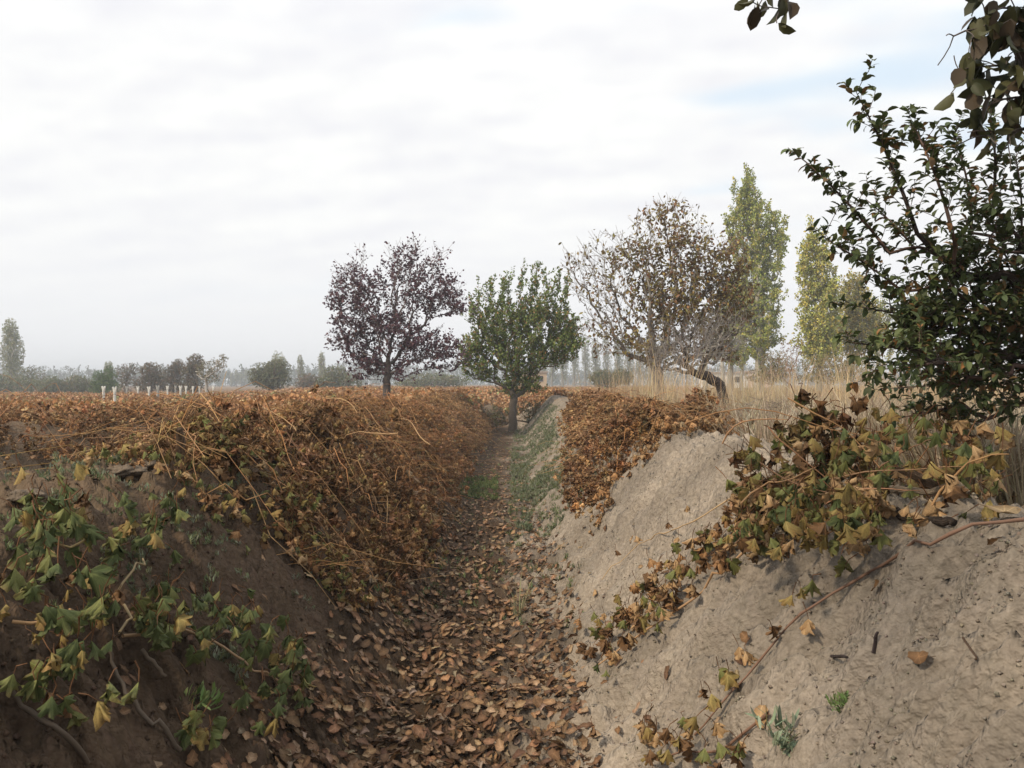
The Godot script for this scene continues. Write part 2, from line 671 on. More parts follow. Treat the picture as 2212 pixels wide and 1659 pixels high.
# a trailing cane on the ground with its leaves
func runner(label: String, group: String, px: Array, r: float, tone: Color, leaf_px: Array, tones: Array, size: float, lift := 0.02) -> Node3D:
	var pts := PackedVector3Array()
	var rad := PackedFloat32Array()
	var path := []
	for p in px:
		path.append(hit(p[0], p[1]))
	for k in path.size() - 1:
		var a: Vector3 = path[k]
		var b: Vector3 = path[k + 1]
		var n := maxi(2, int(a.distance_to(b) / 0.07))
		for j in n:
			var q := a.lerp(b, float(j) / n)
			q.y = maxf(q.y, ground(q.x, -q.z)) + lift
			pts.append(q + rdir() * r * 0.5)
	pts.append((path[path.size() - 1] as Vector3) + Vector3(0, lift, 0))
	for k in pts.size():
		rad.append(r * (1.0 - 0.5 * k / pts.size()) * (1.3 if k % 3 == 0 else 1.0))
	var base := pts[0]
	var t := thing("vine_runner", label, "vine", base, group)
	var m := Mesher.new()
	m.tube(pts, rad, 7, tone)
	part("cane", m.mesh(M.cane), t, Transform3D(Basis(), -base))
	for lp in leaf_px:
		var g := hit(lp[0], lp[1])
		var up := rf(0.03, 0.07)
		var nm := ground_normal(g.x, -g.z)
		var tone_name: String = lp[2] if lp.size() > 2 else pick(tones)
		var b := Basis.from_euler(Vector3(rf(-0.5, 0.4), rf(-1.3, 1.3), rf(-0.5, 0.5))).scaled(Vector3.ONE * size * rf(0.75, 1.2))
		part("leaf", pick(leaf_meshes[tone_name]), t, Transform3D(b, g + nm * up + Vector3(0, size * 0.5, 0) - base))
	return t


# ---------------------------------------------------------------- trees
# joins scattered points to a trunk, each to the spot of the tree that is near it and not far from the root
func grow(trunk: PackedVector3Array, targets: PackedVector3Array, bf: float, flat: float, climb: float, seg: float) -> Dictionary:
	var pos := PackedVector3Array()
	var par := PackedInt32Array()
	var len := PackedFloat32Array()
	for k in trunk.size():
		pos.append(trunk[k])
		par.append(k - 1)
		len.append(0.0 if k == 0 else len[k - 1] + trunk[k].distance_to(trunk[k - 1]))
	var first := maxi(1, trunk.size() / 2)
	var root := trunk[trunk.size() - 1]
	var order := Array(targets)
	order.sort_custom(func(a: Vector3, b: Vector3) -> bool: return a.distance_squared_to(root) < b.distance_squared_to(root))
	for p: Vector3 in order:
		var best := -1
		var cost := 1e9
		for j in range(first, pos.size()):
			var e := p - pos[j]
			var dd := sqrt(e.x * e.x + e.z * e.z + e.y * e.y * flat)
			var c := dd + bf * len[j]
			if c < cost:
				if e.y < 0:
					c += -e.y * climb
				if c < cost:
					cost = c
					best = j
		var a := pos[best]
		var dist := a.distance_to(p)
		var n := clampi(int(ceil(dist / seg)), 1, 8)
		var dir := (a - pos[par[best]]).normalized() if par[best] >= 0 else Vector3.UP
		var ctl := a + (dir * 0.6 + (p - a).normalized() * 0.6 + Vector3(0, 0.1 * climb, 0)).normalized() * dist * 0.45
		var last := best
		for k in n:
			var s := float(k + 1) / n
			var q := a.lerp(ctl, s).lerp(ctl.lerp(p, s), s)
			if k < n - 1:
				q += rdir() * dist * 0.025
			pos.append(q)
			par.append(last)
			len.append(len[last] + q.distance_to(pos[last]))
			last = pos.size() - 1
	return {"pos": pos, "par": par}


func spread_points(n: int, lumps: Array, d: float, squash := 0.85) -> PackedVector3Array:   # lumps: [u, v, half width, half height, depth shift in metres, weight]
	var out := PackedVector3Array()
	var total := 0.0
	for l in lumps:
		total += l[2] * l[3] * (l[5] if l.size() > 5 else 1.0)
	for l in lumps:
		var share := int(round(n * l[2] * l[3] * (l[5] if l.size() > 5 else 1.0) / total))
		var c := at(l[0], l[1], d)
		for k in share:
			var r := rdir() * pow(rng.randf(), 0.42)
			var w: float = l[2] / F * d
			out.append(c + Vector3(r.x * w, r.y * l[3] / F * d, r.z * w * squash - (l[4] if l.size() > 4 else 0.0)))
	return out


# o: where the trunk runs (in pixels), its radius, colours, the tree's lumps; leaf: how its leaves are
func tree(called: String, label: String, d: float, o: Dictionary) -> Node3D:
	var trunk := PackedVector3Array()
	for p in o.trunk:
		trunk.append(at(p[0], p[1], d))
	if o.get("rooted", true):
		trunk[0].y = ground(trunk[0].x, d) - 0.1
	var fine_trunk := PackedVector3Array()
	for k in trunk.size() - 1:
		var n := 3
		for j in n:
			fine_trunk.append(trunk[k].lerp(trunk[k + 1], float(j) / n) + (rdir() * o.r * 0.25 if j else Vector3.ZERO))
	fine_trunk.append(trunk[trunk.size() - 1])
	var targets := spread_points(o.n, o.lumps, d, o.get("squash", 0.85))
	if o.has("shoots"):
		targets.append_array(o.shoots)
	return tree_from(called, label, fine_trunk, targets, o)


func tree_from(called: String, label: String, trunk: PackedVector3Array, targets: PackedVector3Array, o: Dictionary) -> Node3D:
	var g := grow(trunk, targets, o.get("bf", 0.35), o.get("flat", 1.0), o.get("climb", 1.0), o.get("seg", 0.25))
	var pos: PackedVector3Array = g.pos
	var par: PackedInt32Array = g.par
	if o.has("spurs"):                                      # the short shoots that carry the leaves: [how many, how long, how much they rise]
		var grown := pos.size()
		for k in range(trunk.size(), grown):
			var dir := (pos[k] - pos[par[k]]).normalized()
			for j in int(o.spurs[0]) + (1 if rng.randf() < o.spurs[0] - int(o.spurs[0]) else 0):
				var go := (dir * 0.7 + rdir() * 0.8 + Vector3(0, o.spurs[2], 0)).normalized()
				var l: float = o.spurs[1] * rf(0.4, 1.25)
				var last := k
				for q in 3:
					pos.append(pos[last] + go * l / 3.0)
					par.append(last)
					last = pos.size() - 1
					go = (go + rdir() * 0.25 + Vector3(0, o.spurs[2] * 0.3, 0)).normalized()
	var n := pos.size()
	var w := PackedFloat32Array()
	var main := PackedInt32Array()
	w.resize(n)
	main.resize(n)
	main.fill(-1)
	var kids := PackedInt32Array()
	kids.resize(n)
	for k in range(n - 1, -1, -1):
		if w[k] == 0.0:
			w[k] = 1.0
		var p := par[k]
		if p >= 0:
			w[p] += w[k] + 0.08
			kids[p] += 1
			if main[p] < 0 or w[k] > w[main[p]]:
				main[p] = k
	var rad := PackedFloat32Array()
	rad.resize(n)
	var tip: float = o.get("tip", 0.004)
	for k in n:
		rad[k] = maxf(tip, o.r * pow(w[k] / w[0], o.get("pipe", 0.46)))
	var base := trunk[0]
	var t := thing(called, label, o.get("category", "tree"), base, o.get("group", ""))
	var bark: Color = o.bark
	var twig: Color = o.get("twig", bark)
	var twigs := Mesher.new()
	for k in n:
		var p := par[k]
		if p >= 0 and main[p] == k:
			continue
		var pts := PackedVector3Array()
		var rr := PackedFloat32Array()
		if p >= 0:
			pts.append(pos[p] - base)
			rr.append(minf(rad[p], rad[k] * 1.15))
		var j := k
		while j >= 0:
			pts.append(pos[j] - base)
			rr.append(rad[j])
			j = main[j]
		var r0 := rad[k]
		if p < 0:
			for q in mini(4, rr.size()):
				rr[q] *= 1.0 + 0.35 * pow(1 - q / 4.0, 2)
			var tm := Mesher.new()
			tm.tube(pts, rr, 10, bark)
			part("trunk", tm.mesh(M.bark), t)
		elif r0 > o.r * o.get("limb", 0.3):
			var lm := Mesher.new()
			lm.tube(pts, rr, 7, bark.lerp(twig, 0.3))
			part("limb", lm.mesh(M.bark), t)
		else:
			twigs.tube(pts, rr, 4 if r0 > 0.012 else 3, vary(twig, 0.12))
	part("twigs", twigs.mesh(M.cane), t, Transform3D(), "stuff")
	if o.has("leaf"):
		leaves(t, base, pos, par, rad, kids, o.leaf)
	return t


# leaf: {shapes: [ArrayMesh], per, size, thin, tones, up, keep: Callable(point) -> share, singles, jitter}
func leaves(t: Node3D, base: Vector3, pos: PackedVector3Array, par: PackedInt32Array, rad: PackedFloat32Array, kids: PackedInt32Array, leaf: Dictionary) -> void:
	var spots := []
	for k in range(1, pos.size()):
		if rad[k] > leaf.thin:
			continue
		var share := 1.0
		if leaf.has("keep"):
			share = leaf.keep.call(pos[k])
		var want: float = leaf.per * share * pos[k].distance_to(pos[par[k]])
		if kids[k] == 0:
			want += leaf.get("tips", 2.0) * share
		var c := int(want) + (1 if rng.randf() < want - int(want) else 0)
		var dir := (pos[k] - pos[par[k]]).normalized()
		for j in c:
			var p: Vector3 = pos[par[k]].lerp(pos[k], rng.randf()) + rdir() * leaf.get("jitter", 0.02)
			var out := rdir()
			out = (out - dir * out.dot(dir)).normalized()
			var along: Vector3 = (out * rf(0.5, 1.0) + dir * leaf.get("forward", 0.7) + Vector3(0, leaf.get("up", 0.0), 0) + rdir() * 0.3).normalized()
			var side: Vector3 = along.cross(rdir()).normalized()
			if leaf.has("flat"):
				side = along.cross(Vector3.UP + rdir() * 0.5).normalized()
			var b := Basis(side, along, side.cross(along)).scaled(Vector3.ONE * leaf.size * rf(0.65, 1.2))
			spots.append([Transform3D(b, p - base), p.z + base.z * 0.0])
	var singles: int = leaf.get("singles", 0)
	if singles > 0:
		spots.sort_custom(func(a: Array, b: Array) -> bool: return a[1] > b[1])
		if leaf.has("seen"):
			var ins := spots.filter(func(a: Array) -> bool: return leaf.seen.call((a[0] as Transform3D).origin + base))
			var outs := spots.filter(func(a: Array) -> bool: return not leaf.seen.call((a[0] as Transform3D).origin + base))
			spots = ins
			spots.append_array(outs)
			singles = mini(singles, ins.size())
	for k in mini(singles, spots.size()):
		part("leaf", pick(leaf.toned), t, spots[k][0])
	var shapes: Array = leaf.shapes
	for s in shapes.size():
		var places := []
		var tints := []
		for k in range(singles + s, spots.size(), shapes.size()):
			places.append(spots[k][0])
			tints.append(vary(pick(leaf.tones), leaf.get("vary", 0.25)))
		if places.size():
			many("crown", shapes[s], places, tints, t)


func white_leaves(w: float, folds: Array, curl: float) -> Array:
	var out := []
	for f in folds:
		out.append(oval_leaf(w, f, curl * rf(0.6, 1.3), Color.WHITE).mesh(M.small_leaf))
	return out


func leaf_cluster(n: int, w: float, spread: float, size: float) -> ArrayMesh:
	var m := Mesher.new()
	for k in n:
		var g := rf(0.7, 1.2)
		var s := oval_leaf(w, rf(-0.4, 0.4), rf(-0.8, 0.8), Color(g, g, g))
		m.add(s, Transform3D(Basis.from_euler(Vector3(rf(-3, 3), rf(0, TAU), rf(-3, 3))).scaled(Vector3.ONE * size * rf(0.7, 1.2)), rdir() * spread * rf(0.1, 1)))
	return m.mesh(M.small_leaf)


# a bush or tree far off: a few limbs and a crown of leaf clusters in uneven lumps
func far_tree(called: String, label: String, d: float, lumps: Array, foot: Array, r: float, bark: Color, tones: Array, count: int, size: float, group := "", category := "tree") -> Node3D:
	var t := tree(called, label, d, {
		"trunk": [[foot[0], foot[1]], [foot[0], foot[1] - foot[2]]], "r": r, "n": 70, "lumps": lumps, "bark": bark, "tip": 0.012, "seg": 0.9, "group": group, "category": category, "limb": 0.45, "flat": foot[3] if foot.size() > 3 else 1.0,
	})
	var pts := spread_points(count, lumps, d)
	var places := []
	var tints := []
	for p in pts:
		var dark := lump.get_noise_3d(p.x * 6, p.y * 6, p.z * 6)
		if dark < -0.25 and rng.randf() < 0.75:
			continue
		places.append(Transform3D(Basis.from_euler(Vector3(rf(-3, 3), rf(0, TAU), rf(-3, 3))).scaled(Vector3.ONE * size * rf(0.6, 1.3)), p - t.position))
		tints.append(vary(pick(tones), 0.3))
	many("crown", M.cluster, places, tints, t)
	return t


# ---------------------------------------------------------------- grass and weeds
func tuft(n: int, h: float, spread: float, width: float, tones: Array, lean: float) -> ArrayMesh:
	var m := Mesher.new()
	for k in n:
		var a := rf(0, TAU)
		var foot := Vector3(cos(a), 0, sin(a)) * spread * sqrt(rng.randf())
		var out := Vector3(cos(a), 0, sin(a)) * rf(0.0, lean) + Vector3(rf(-0.2, 0.2), 0, rf(-0.2, 0.2))
		var hh := h * rf(0.5, 1.15)
		var side := Vector3(-sin(a + rf(-1, 1)), 0, cos(a)).normalized() * width * 0.5
		var t: Color = vary(pick(tones), 0.2)
		var p1 := foot + Vector3(0, hh * 0.55, 0) + out * hh * 0.3
		var p2 := foot + Vector3(0, hh * 0.95, 0) + out * hh * 0.95
		var a0 := m.vert(foot - side, t)
		var b0 := m.vert(foot + side, t)
		var a1 := m.vert(p1 - side * 0.8, t)
		var b1 := m.vert(p1 + side * 0.8, t)
		var e := m.vert(p2, t)
		m.tri(a0, a1, b0)
		m.tri(b0, a1, b1)
		m.tri(a1, e, b1)
	return m.mesh(M.grass)


func weed(n: int, h: float, tones: Array) -> ArrayMesh:     # a little leafy herb
	var m := Mesher.new()
	for k in n:
		var a := rf(0, TAU)
		var t: Color = vary(pick(tones), 0.2)
		var s := oval_leaf(rf(0.16, 0.3), 0.3, rf(-1.0, 0.5), t)
		var b := Basis.from_euler(Vector3(rf(0.2, 1.2), a, 0)).scaled(Vector3.ONE * h * rf(0.35, 0.75))
		m.add(s, Transform3D(b, Vector3(cos(a), 0, sin(a)) * h * 0.35 + Vector3(0, rf(0, h * 0.6), 0)))
	m.tube([Vector3.ZERO, Vector3(0.01, h * 0.5, 0), Vector3(-0.005, h, 0.01)], [0.002, 0.0018, 0.001], 3, Color(0.16, 0.15, 0.06))
	return m.mesh(M.small_leaf)


func scatter(called: String, label: String, mesh: Mesh, n: int, where: Callable, tint: Callable, lean := 0.15, lo := 0.6, hi := 1.3) -> void:
	var places := []
	var tints := []
	for k in n:
		var p: Vector3 = where.call()
		if p == Vector3.ZERO:
			continue
		places.append(Transform3D(Basis.from_euler(Vector3(rf(-lean, lean), rf(0, TAU), rf(-lean, lean))).scaled(Vector3.ONE * rf(lo, hi)), p))
		tints.append(tint.call(p))
	var o := many(called, mesh, places, tints, self)
	o.set_meta("label", label)


# ---------------------------------------------------------------- sky
func sky_picture() -> ImageTexture:
	var w := 1024
	var h := 512
	var im := Image.create_empty(w, h, false, Image.FORMAT_RGBF)
	var n := FastNoiseLite.new()
	n.seed = 5
	n.frequency = 0.55
	n.fractal_octaves = 5
	n.fractal_gain = 0.52
	var big := FastNoiseLite.new()
	big.seed = 8
	big.frequency = 0.22
	big.fractal_octaves = 3
	for y in h:
		var el := (0.5 - (y + 0.5) / h) * PI
		for x in w:
			var az := (x + 0.5) / w * TAU - 0.2
			var dir := Vector3(sin(az) * cos(el), sin(el), -cos(az) * cos(el))
			var c := Color(0.6, 0.603, 0.612)
			if el > 0:
				var q := Vector2(dir.x, dir.z) / (dir.y + 0.12)
				var cloud := n.get_noise_2d(q.x * 1.0 + 3.0, q.y * 2.6) * 0.75 + big.get_noise_2d(q.x + 11.0, q.y * 1.5) * 0.9
				var gap := sstep(0.14, 0.5, cloud)
				var lift := sstep(0.3, 1.25, dir.y)
				var white := Color(0.6, 0.603, 0.612).lerp(Color(0.618, 0.62, 0.622), sstep(0.02, 0.3, dir.y)).lerp(Color(1.0, 1.0, 1.0), lift)
				var streak := 1.0 + 0.10 * n.get_noise_2d(q.x * 2.2 + 40, q.y * 7.0) * sstep(0.02, 0.2, dir.y)
				streak += 0.075 * n.get_noise_2d(q.x * 9.0 + 7.0, q.y * 15.0) * sstep(0.08, 0.3, dir.y)
				white = Color(white.r * streak, white.g * streak, white.b * (0.4 + 0.6 * streak) * 1.0)
				var blue := Color(0.455, 0.54, 0.62)
				c = white.lerp(blue, gap * 0.9 * sstep(0.08, 0.25, dir.y))
			else:
				c = Color(0.3, 0.24, 0.17).lerp(c, sstep(-0.08, 0.0, el))
			im.set_pixel(x, y, c)
	return ImageTexture.create_from_image(im)


func _ready() -> void:
	rng.seed = 20231105
	lump.seed = 3
	lump.frequency = 0.35
	lump.fractal_octaves = 3
	clod.seed = 7
	clod.frequency = 1.1
	clod.fractal_octaves = 3
	fine.seed = 13
	fine.frequency = 2.0
	fine.fractal_octaves = 2

	# ---- camera, sky, sun, exposure
	var cam := Camera3D.new()
	cam.name = "camera"
	cam.position = Vector3(0, EYE, 0)
	cam.fov = 50.0
	cam.near = 0.05
	cam.far = 4000.0
	cam.current = true
	add_child(cam)
	var we := WorldEnvironment.new()
	we.name = "environment"
	var env := Environment.new()
	env.background_mode = Environment.BG_SKY
	var sky := Sky.new()
	var pan := PanoramaSkyMaterial.new()
	pan.panorama = sky_picture()
	sky.sky_material = pan
	env.sky = sky
	env.tonemap_mode = Environment.TONE_MAPPER_LINEAR
	env.tonemap_exposure = 1.62
	env.fog_enabled = true
	env.fog_density = 0.0017
	env.fog_light_color = Color(0.9, 0.93, 0.97)
	env.sdfgi_enabled = true
	env.ssao_enabled = true
	env.ssil_enabled = true
	we.environment = env
	add_child(we)
	var sun := DirectionalLight3D.new()
	sun.name = "sun"
	sun.light_energy = 0.7
	sun.light_color = Color(1.0, 0.93, 0.82)
	sun.light_angular_distance = 5.0
	sun.shadow_enabled = true
	add_child(sun)
	sun.look_at_from_position(Vector3(-6, 6.2, 4.0), Vector3.ZERO)

	make_materials()
	make_leaves()
	M.cluster = leaf_cluster(9, 0.6, 0.5, 0.42)

	# ---- the land
	var soil := build_ground()
	build_far()
	build_trees()
	build_near_trees()
	build_vines()
	build_floor(soil)
	build_small()


# ---------------------------------------------------------------- far things
func build_far() -> void:
	# the vineyards that run to the horizon, too many plants to tell apart
	var b1 := far_bunch([Color(0.43, 0.24, 0.12), Color(0.37, 0.18, 0.085), Color(0.26, 0.14, 0.07), Color(0.42, 0.28, 0.16)], 10, 0.16, 0.12)
	var place := func(d0: float, d1: float, x0: Callable, x1: Callable) -> Vector3:
		var d := 1.0 / lerpf(1.0 / d0, 1.0 / d1, rng.randf())
		var x := rf(x0.call(d), x1.call(d))
		var u := x - centre(d)
		if d < 60 and u < -1.2:
			var s := 0.5 - 0.5 * cos(TAU * (-u - 1.75) / 3.4)
			if s > 0.55 and rng.randf() < 0.9 - d / 80.0:
				return Vector3.ZERO
		if absf(u) < 1.0 and d < 33:
			return Vector3.ZERO
		return on_ground(x, d, rf(0.02, 0.08) + mass(x, d) * pow(rng.randf(), 0.6) * (0.4 - 0.22 * sstep(0.15, 0.35, -x / d)))
	var warm := func(p: Vector3) -> Color:
		var g := lump.get_noise_2d(p.x * 1.2 + 9, p.z * 1.2)
		if g > 0.28 and rng.randf() < 0.6:
			return vary(Color(0.55, 0.95, 0.7), 0.2)
		return vary(Color(1, 0.97, 0.93), 0.3)
	scatter("vineyard_foliage", "withered orange brown vines covering the fields left of the furrow to the horizon", b1, 26000,
		func() -> Vector3: return place.call(14.0, 110.0, func(d: float) -> float: return -0.66 * d - 4, func(d: float) -> float: return -2.0 if d < 24 else -0.5), warm, 0.5, 0.7, 1.4)
	scatter("vineyard_foliage", "withered orange vines in the flat field beyond the green tree", b1, 7000,
		func() -> Vector3: return place.call(28.0, 110.0, func(_d: float) -> float: return -0.6, func(d: float) -> float: return 0.17 * d), warm, 0.5, 0.7, 1.4)
	scatter("vineyard_foliage", "reddish brown dry vines behind the straw grass at right", b1, 3500,
		func() -> Vector3: return place.call(24.0, 48.0, func(d: float) -> float: return 0.3 * d + 2.5, func(d: float) -> float: return 0.66 * d + 2), warm, 0.5, 0.7, 1.4)
	# the hazy belt of woods along the horizon
	var belt := []
	var tints := []
	for k in 9000:
		var d := rf(300, 430)
		var x := rf(-0.75, 0.75) * d
		var top := 4.0 + 5.0 * (0.5 + lump.get_noise_2d(x * 0.05 + 5, 3.0)) + 3.0 * clod.get_noise_2d(x * 0.06, 1.0)
		belt.append(Transform3D(Basis.from_euler(Vector3(rf(-3, 3), rf(0, TAU), 0)).scaled(Vector3.ONE * rf(1.2, 2.6)), Vector3(x, 1.0 + top * pow(rng.randf(), 0.8), -d)))
		tints.append(vary(pick([Color(0.07, 0.085, 0.035), Color(0.1, 0.085, 0.05), Color(0.055, 0.075, 0.03)]), 0.3))
	var w := many("far_woods", M.cluster, belt, tints, self)
	w.set_meta("label", "hazy grey green belt of woods along the horizon")

	# concrete posts with a flared head
	var posts := [[224, 33.0], [248, 30.0], [274, 44.0], [298, 46.0], [322, 38.0], [341, 36.0], [362, 47.0], [379, 62.0], [390, 42.0], [402, 50.0], [417, 56.0], [431, 60.0], [461, 52.0]]
	for p in posts:
		var d: float = p[1]
		var x: float = (p[0] - 1106.0) / F * d
		var g := ground(x, d)
		var grey: bool = p[0] in [274, 341, 379]
		var m := Mesher.new()
		var tone := Color(0.4, 0.4, 0.38) if grey else Color(0.74, 0.73, 0.68)
		var h: float = 1.5 - g + 0.0 + (EYE - 1.5) - 3.0 / F * d
		h = maxf(0.5, h + rf(-0.04, 0.04))
		var o := thing("concrete_post", ("grey" if grey else "whitewashed") + " concrete post with flared head, " + ["leftmost of the row in the vines", "second from the left, near the green bush", "third from the left and grey", "fourth from the left, before the dark trees", "fifth from the left", "sixth from the left and dull grey", "seventh from the left, in mid row", "eighth from the left and short grey", "ninth from the left", "tenth from the left", "third from the right end", "second from the right end", "rightmost, beside the white stemmed tree"][posts.find(p)], "post", Vector3(x, g - 0.2, -d), "vine posts in the left field")
		m.tube([Vector3(0, 0, 0), Vector3(0, h * 0.6, 0), Vector3(0, h, 0)], [0.055, 0.05, 0.05], 4, tone)
		part("shaft", m.mesh(M.plaster), o)
		for s in [-1.0, 1.0]:
			var a := Mesher.new()
			a.tube([Vector3(0.012 * s, h - 0.03, 0), Vector3(0.035 * s, h + 0.07, 0), Vector3(0.062 * s, h + 0.16, 0)], [0.045, 0.04, 0.035], 4, tone)
			part("arm", a.mesh(M.plaster), o)

	# two small houses, far off
	house("mud_house", "small tan mud house far behind the green tree", at(1152, 829, 120.0), Vector3(3.8, 2.3, 3.0), Color(0.42, 0.31, 0.2))
	house("farm_house", "pale pinkish farm house far off between poplar trunks", at(1629, 829, 130.0), Vector3(3.6, 2.6, 4.0), Color(0.55, 0.42, 0.36))
	house("long_shed", "long low pale shed behind the bent bare tree", at(1562, 829, 118.0), Vector3(6.0, 2.2, 4.0), Color(0.6, 0.57, 0.52))


func house(called: String, label: String, p: Vector3, size: Vector3, tone: Color) -> void:
	var o := thing(called, label, "house", Vector3(p.x, ground(p.x, -p.z) - 0.1, p.z))
	var wm := surface(0.95)
	wm.vertex_color_use_as_albedo = false
	wm.albedo_color = tone.linear_to_srgb()
	var wall := BoxMesh.new()
	wall.size = size
	wall.material = wm
	part("wall", wall, o, Transform3D(Basis(), Vector3(0, size.y / 2, 0)))
	var rm := surface(0.95)
	rm.vertex_color_use_as_albedo = false
	rm.albedo_color = Color(0.3, 0.24, 0.2).linear_to_srgb()
	var roof := BoxMesh.new()
	roof.size = Vector3(size.x + 0.4, 0.18, size.z + 0.4)
	roof.material = rm
	part("roof", roof, o, Transform3D(Basis(), Vector3(0, size.y + 0.09, 0)))
	var dark := surface(0.6)
	dark.vertex_color_use_as_albedo = false
	dark.albedo_color = Color(0.16, 0.13, 0.11)
	for s in [-0.25, 0.25]:
		var f := BoxMesh.new()
		f.size = Vector3(0.8, 0.8, 0.1)
		f.material = dark
		part("window", f, o, Transform3D(Basis(), Vector3(size.x * s, size.y * 0.62, size.z / 2 + 0.03)))


func build_trees() -> void:
	var grey := Color(0.2, 0.17, 0.15)
	var hz := [Color(0.12, 0.14, 0.06), Color(0.16, 0.17, 0.08), Color(0.2, 0.17, 0.09)]
	var pale := [Color(0.26, 0.27, 0.12), Color(0.2, 0.23, 0.09), Color(0.3, 0.28, 0.13)]
	var dull := [Color(0.16, 0.13, 0.08), Color(0.13, 0.12, 0.065), Color(0.18, 0.12, 0.07)]
	# left horizon, from left to right
	far_tree("poplar_tree", "tall pale poplar at the left edge of the horizon", 125.0, [[22, 720, 17, 34], [26, 760, 26, 44], [28, 800, 22, 36]], [25, 840, 60, 0.3], 0.3, Color(0.4, 0.38, 0.33), pale, 3000, 0.3, "poplars on the left horizon")
	far_tree("bush", "dark low bush under the left edge poplar", 95.0, [[0, 830, 40, 22], [50, 835, 45, 20]], [20, 855, 12], 0.12, grey, hz, 900, 0.34, "bushes on the left horizon", "bush")
	far_tree("young_tree", "thin dark tree just right of the left edge poplar", 100.0, [[70, 812, 28, 24], [62, 830, 40, 16]], [68, 850, 20], 0.1, grey, hz, 500, 0.26, "bushes on the left horizon")
	far_tree("bush", "rounded grey green bush third from the left on the horizon", 90.0, [[110, 832, 34, 20], [125, 838, 30, 16]], [115, 855, 12], 0.12, grey, [Color(0.15, 0.17, 0.08), Color(0.19, 0.19, 0.1)], 900, 0.3, "bushes on the left horizon", "bush")
	far_tree("bush", "low bush left of the bright green bush behind the posts", 90.0, [[168, 832, 34, 22], [190, 842, 24, 14]], [172, 856, 12], 0.12, grey, hz, 900, 0.3, "bushes on the left horizon", "bush")
	far_tree("green_bush", "bright green bush behind the two leftmost posts", 70.0, [[215, 822, 18, 24], [236, 818, 18, 28], [226, 838, 34, 22]], [226, 856, 15], 0.1, grey, [Color(0.09, 0.15, 0.045), Color(0.13, 0.18, 0.06)], 1700, 0.17, "", "bush")
	far_tree("poplar_tree", "short poplar standing behind the bright green bush", 150.0, [[234, 794, 9, 16], [235, 812, 11, 20]], [235, 838, 25, 0.3], 0.2, grey, pale, 500, 0.34, "poplars on the left horizon")
	far_tree("bare_tree", "thin browning tree between green bush and dark walnut trees", 80.0, [[268, 805, 22, 20], [285, 800, 14, 18], [275, 830, 28, 18]], [272, 855, 30], 0.11, grey, dull, 520, 0.2)
	far_tree("walnut_tree", "rounded dark walnut tree, left one behind the posts", 75.0, [[325, 805, 26, 24], [318, 830, 30, 20], [345, 825, 18, 20]], [326, 856, 25], 0.14, grey, dull, 1700, 0.2, "walnut trees behind the posts")
	far_tree("walnut_tree", "dark walnut tree, middle one behind the posts", 78.0, [[372, 808, 20, 22], [385, 795, 16, 20], [378, 832, 34, 20]], [376, 856, 25], 0.14, grey, dull, 1700, 0.2, "walnut trees behind the posts")
	far_tree("walnut_tree", "tallest dark walnut tree, right one behind the posts", 72.0, [[422, 785, 20, 22], [410, 805, 20, 20], [418, 832, 24, 20]], [420, 856, 25], 0.14, grey, dull, 1500, 0.2, "walnut trees behind the posts")
	far_tree("white_stemmed_tree", "sparse tree with white forked stem beside the rightmost post", 60.0, [[440, 800, 20, 22], [470, 790, 22, 18], [484, 772, 10, 8], [455, 815, 24, 14]], [447, 856, 26], 0.1, Color(0.62, 0.58, 0.52), [Color(0.17, 0.16, 0.08), Color(0.2, 0.16, 0.08)], 420, 0.17)
	for k in 5:
		far_tree("poplar_tree", "tiny faded poplar, %s of five right of the white stemmed tree" % ["first", "second", "third", "fourth", "last"][k], 290.0, [[501 + k * 10, 818 - 6 * (k % 2), 4, 14]], [501 + k * 10, 836, 14, 0.3], 0.2, grey, pale, 160, 0.5, "faded poplars on the horizon")
	far_tree("grove", "grey green round tree with gnarled dark limbs in left field", 70.0, [[570, 808, 36, 26], [600, 800, 30, 26], [585, 822, 48, 20]], [585, 856, 22], 0.2, Color(0.13, 0.1, 0.08), [Color(0.15, 0.16, 0.09), Color(0.19, 0.19, 0.11), Color(0.12, 0.13, 0.07)], 2600, 0.19, "", "tree")
	far_tree("poplar_tree", "pale poplar rising behind the grey green round tree", 150.0, [[600, 785, 18, 28], [588, 800, 18, 22], [610, 800, 14, 30]], [602, 838, 40, 0.3], 0.25, grey, pale, 1300, 0.32, "poplars on the left horizon")
	far_tree("poplar_tree", "slim faded poplar, left of the two beside the purple tree", 170.0, [[649, 785, 7, 20], [650, 805, 8, 20]], [649, 838, 30, 0.3], 0.2, grey, pale, 420, 0.36, "poplars on the left horizon")
	far_tree("poplar_tree", "slim faded poplar, right of the two beside the purple tree", 160.0, [[695, 780, 8, 22], [697, 805, 10, 20]], [696, 838, 30, 0.3], 0.2, grey, pale, 460, 0.36, "poplars on the left horizon")
	far_tree("bush", "brownish bush under the slim faded poplars", 95.0, [[665, 824, 34, 18], [680, 835, 30, 14]], [668, 852, 10], 0.12, grey, dull, 900, 0.28, "bushes on the left horizon", "bush")
	far_tree("bush", "large hazy green bush left behind the purple tree", 85.0, [[725, 815, 30, 26], [750, 825, 34, 22], [700, 832, 24, 16]], [728, 854, 14], 0.14, grey, hz, 1500, 0.26, "bushes on the left horizon", "bush")
	far_tree("bush", "low hazy green bush right behind the purple tree trunk", 100.0, [[930, 822, 60, 18], [975, 824, 40, 14], [890, 830, 40, 12]], [930, 850, 10], 0.14, grey, hz, 1500, 0.3, "bushes on the left horizon", "bush")
	far_tree("bush", "green bush in front of the hazy poplars, left of walnut", 70.0, [[1305, 818, 36, 20], [1345, 815, 26, 18]], [1318, 850, 12], 0.12, grey, hz, 1200, 0.22, "", "bush")
